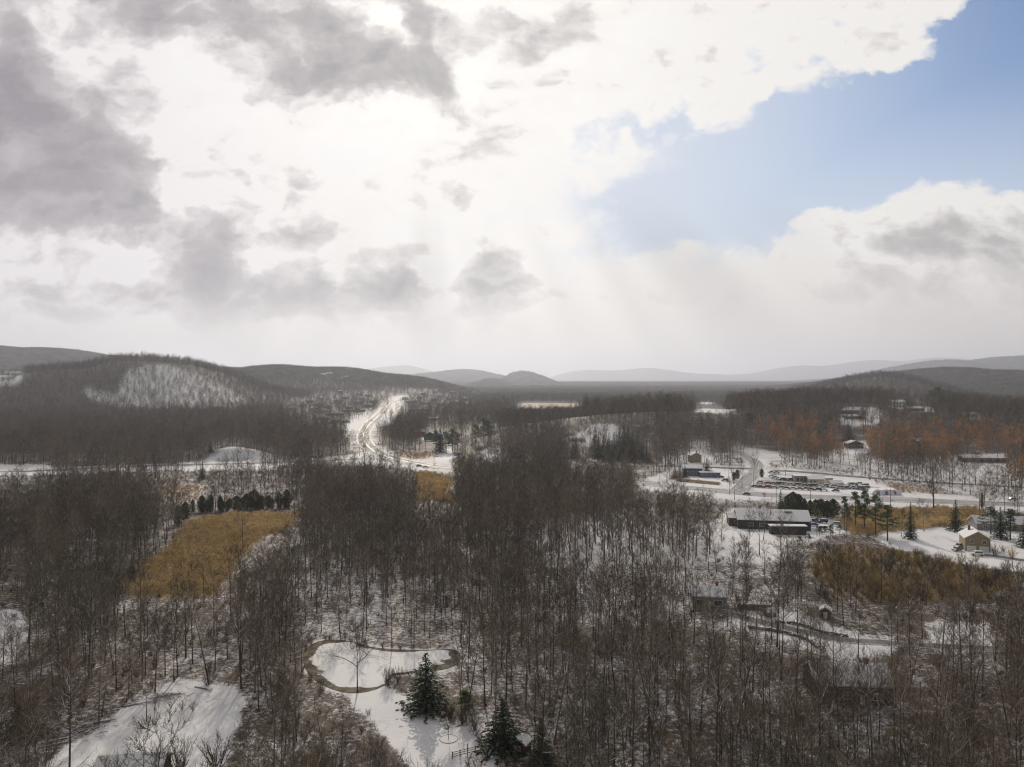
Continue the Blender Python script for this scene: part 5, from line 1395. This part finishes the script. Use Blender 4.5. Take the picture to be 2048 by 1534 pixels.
# ------------------------------------------------------------------ small things
def pole(px, py, h, label, arm=True, name='utility_pole'):
    x, y, z = G(px, py); e = link(name, None, None, (x, y, z), R(20)); tag(e, label, 'pole', 'utility poles' if arm else None)
    p_ = PM(); p_.tube([[0, 0, -.5], [0, 0, h]], [.17, .11], 7, 0); link('pole', p_.mesh('pole', [M_wood]), e)
    if arm: BX().box(-1.2, 1.2, -.06, .06, h - .9, h - .75).obj('crossarm', M_wood, e)
    else: BX().box(0, 1.6, -.05, .05, h - .1, h).box(1.2, 1.9, -.12, .12, h - .22, h - .1).obj('lamp_head', M_metal, e)
    return e
pole(1508, 970, 9, 'street lamp at the corner of the car lot', False, 'street_lamp')
for px, py, lab in [(1553, 1004, 'utility pole beside the highway below the car lot'), (1622, 1008, 'utility pole below the middle of the car lot'), (1320, 975, 'utility pole by the highway left of the blue shop'), (1782, 1018, 'utility pole by the highway below the white tents'), (1960, 1030, 'utility pole above the snowy yard'), (868, 925, 'utility pole by the highway bend'), (1460, 990, 'utility pole at the highway junction')]:
    pole(px, py, 10.5, lab)
# fallen logs and brush piles
def log(px, py, L, rz, label, r=.16):
    x, y, z = G(px, py); p_ = PM(); p_.tube([[-L / 2, 0, r * .7], [0, .15, r * .8], [L / 2, 0, r]], [r, r * .85, r * .4], 7, 0)
    for k in range(5): a = rng.uniform(-L / 3, L / 2); p_.tube([[a, 0, r], [a + rng.normal(.6, .3), rng.normal(0, .8), r + rng.uniform(.2, .9)]], [.05, .015], 3, 0)
    o = link('fallen_log', p_.mesh('fallen_log', [M_limb]), None, (x, y, z), rz); tag(o, label, 'log')
log(195, 1448, 6, R(25), 'snow dusted log at the upper end of the brush line by the clearing', .2); log(135, 1478, 7, R(35), 'long fallen trunk in the middle of the brush line'); log(112, 1492, 6, R(28), 'lowest fallen trunk of the brush line'); log(155, 1468, 4, R(60), 'crossed fallen trunk in the brush line'); log(268, 1412, 7, R(25), 'fallen trunk left of the forked tree in the clearing')
log(405, 1380, 5, R(-25), 'pale fallen log at the top right of the clearing'); log(345, 1392, 5, R(20), 'pale log on top of the brush pile'); log(905, 1410, 3, R(80), 'broken stump leaning in the brush right of the spruce')
def pile(px, py, n, r, label):
    x, y, z = G(px, py); p_ = PM()
    for k in range(n):
        c = np.array([rng.normal(0, r), rng.normal(0, r * .5), abs(rng.normal(0, .35))]); d = unit(rng.normal(0, 1, 3) * [1, .8, .25]); L = rng.uniform(.8, 2.4); p_.tube([c - d * L / 2, c + d * L / 2], [.07, .03], 3, 0)
    o = link('brush_pile', p_.mesh('brush_pile', [M_limb]), None, (x, y, z)); tag(o, label, 'brush pile')
pile(335, 1396, 90, 1.9, 'dark pile of cut branches at the back of the clearing'); pile(150, 1472, 80, 2.2, 'tangled branches along the left edge of the clearing'); pile(180, 1458, 60, 1.8, 'dense pile of branches beside the topmost log')
# lawn fence
x, y, z = G(935, 1512); e = link('wooden_fence', None, None, (x, y, z), R(28)); tag(e, 'short weathered wooden fence with tall posts on the snowy lawn', 'fence')
for k in range(5): BX().box(-3 + k * 1.5 - .07, -3 + k * 1.5 + .07, -.07, .07, -.3, 1.3 if k != 2 else 2.0).obj('post', M_wood, e)
for zz in (.35, .75, 1.1): BX().box(-3, 3, -.11, -.072, zz, zz + .12).obj('rail', M_wood, e)
# ring bed round the sapling
x, y, z = G(897, 1480); p_ = PM(); p_.tube([[1.7 * math.cos(a), 1.7 * math.sin(a), .0] for a in np.linspace(0, 6.2832, 33)], [.08] * 33, 5, 0)
o = link('garden_edging', p_.mesh('garden_edging', [M_wood]), None, (x, y, z)); tag(o, 'thin dark ring of edging round the sapling on the lawn', 'edging')
# rocks around the foreground house and a low stone wall
def stone_wall(pix, label, h=.8):
    c = np.array([G(*p)[:2] for p in pix]); c = smooth_path(c, 0.42); p_ = PM()
    for k in range(len(c) - 1):
        p = c[k]; z = float(hgt(*p))
        for q in range(2):
            s_ = rng.uniform(.35, .6); ctr = np.array([p[0] + rng.normal(0, .15), p[1] + rng.normal(0, .15), z + h * (.25 + .45 * q)])
            p_.tube([ctr - [s_ * .7, 0, 0], ctr - [s_ * .35, 0, 0], ctr + [s_ * .35, 0, .03], ctr + [s_ * .7, 0, 0]], [.12, s_ * .5, s_ * .45, .1], 6, 0)
    o = link('stone_wall', p_.mesh('stone_wall', [simple_mat('field_stone', (.16, .15, .14), .9, .3, 2, .6)])); tag(o, label, 'wall')
stone_wall([(1552, 1246), (1600, 1252), (1650, 1268), (1700, 1276)], 'low dark stone wall along the upper side of the driveway')
stone_wall([(1500, 1258), (1560, 1266), (1610, 1280), (1640, 1300)], 'low dark stone wall along the lower side of the driveway')
# hedge in front of the blue shop
x0_, y0_, z0_ = G(1352, 962); x1_, y1_, _ = G(1440, 970)
p_ = PM()
for k in range(5200):
    f = rng.uniform(0, 1); p_.leaf([x0_ + (x1_ - x0_) * f + rng.normal(0, .5), y0_ + (y1_ - y0_) * f + rng.normal(0, .6), float(hgt(x0_ + (x1_ - x0_) * f, y0_)) + rng.uniform(0, 2.0)], rng.uniform(.25, .5), 0)
o = link('hedge', p_.mesh('hedge', [M_gold])); tag(o, 'long straw coloured hedge between the blue shop and the highway', 'hedge')

# ------------------------------------------------------------------ haze
M_haze = bpy.data.materials.new('haze'); M_haze.use_nodes = True
hn = M_haze.node_tree; hn.nodes.clear()
ho = hn.nodes.new('ShaderNodeOutputMaterial'); hv = hn.nodes.new('ShaderNodeVolumePrincipled')
hv.inputs['Color'].default_value = (0.80, 0.85, 0.98, 1)
hv.inputs['Density'].default_value = 0.00008
hv.inputs['Anisotropy'].default_value = 0.5
hn.links.new(hv.outputs[0], ho.inputs['Volume'])
zt = float(ZZ.max()) + 45
x0, x1, y0, y1, z0, z1 = -27000, 27000, -420, 26500, float(ZZ.min()) - 1.0, zt
vv = [(x, y, z) for z in (z0, z1) for y in (y0, y1) for x in (x0, x1)]
fc = [(0, 2, 3, 1), (4, 5, 7, 6), (0, 1, 5, 4), (1, 3, 7, 5), (3, 2, 6, 7), (2, 0, 4, 6)]
hm = mesh_np('haze', vv, np.array(fc), [M_haze])
tag(link('haze', hm), 'thin blue winter haze over the valley', None, None, 'stuff')
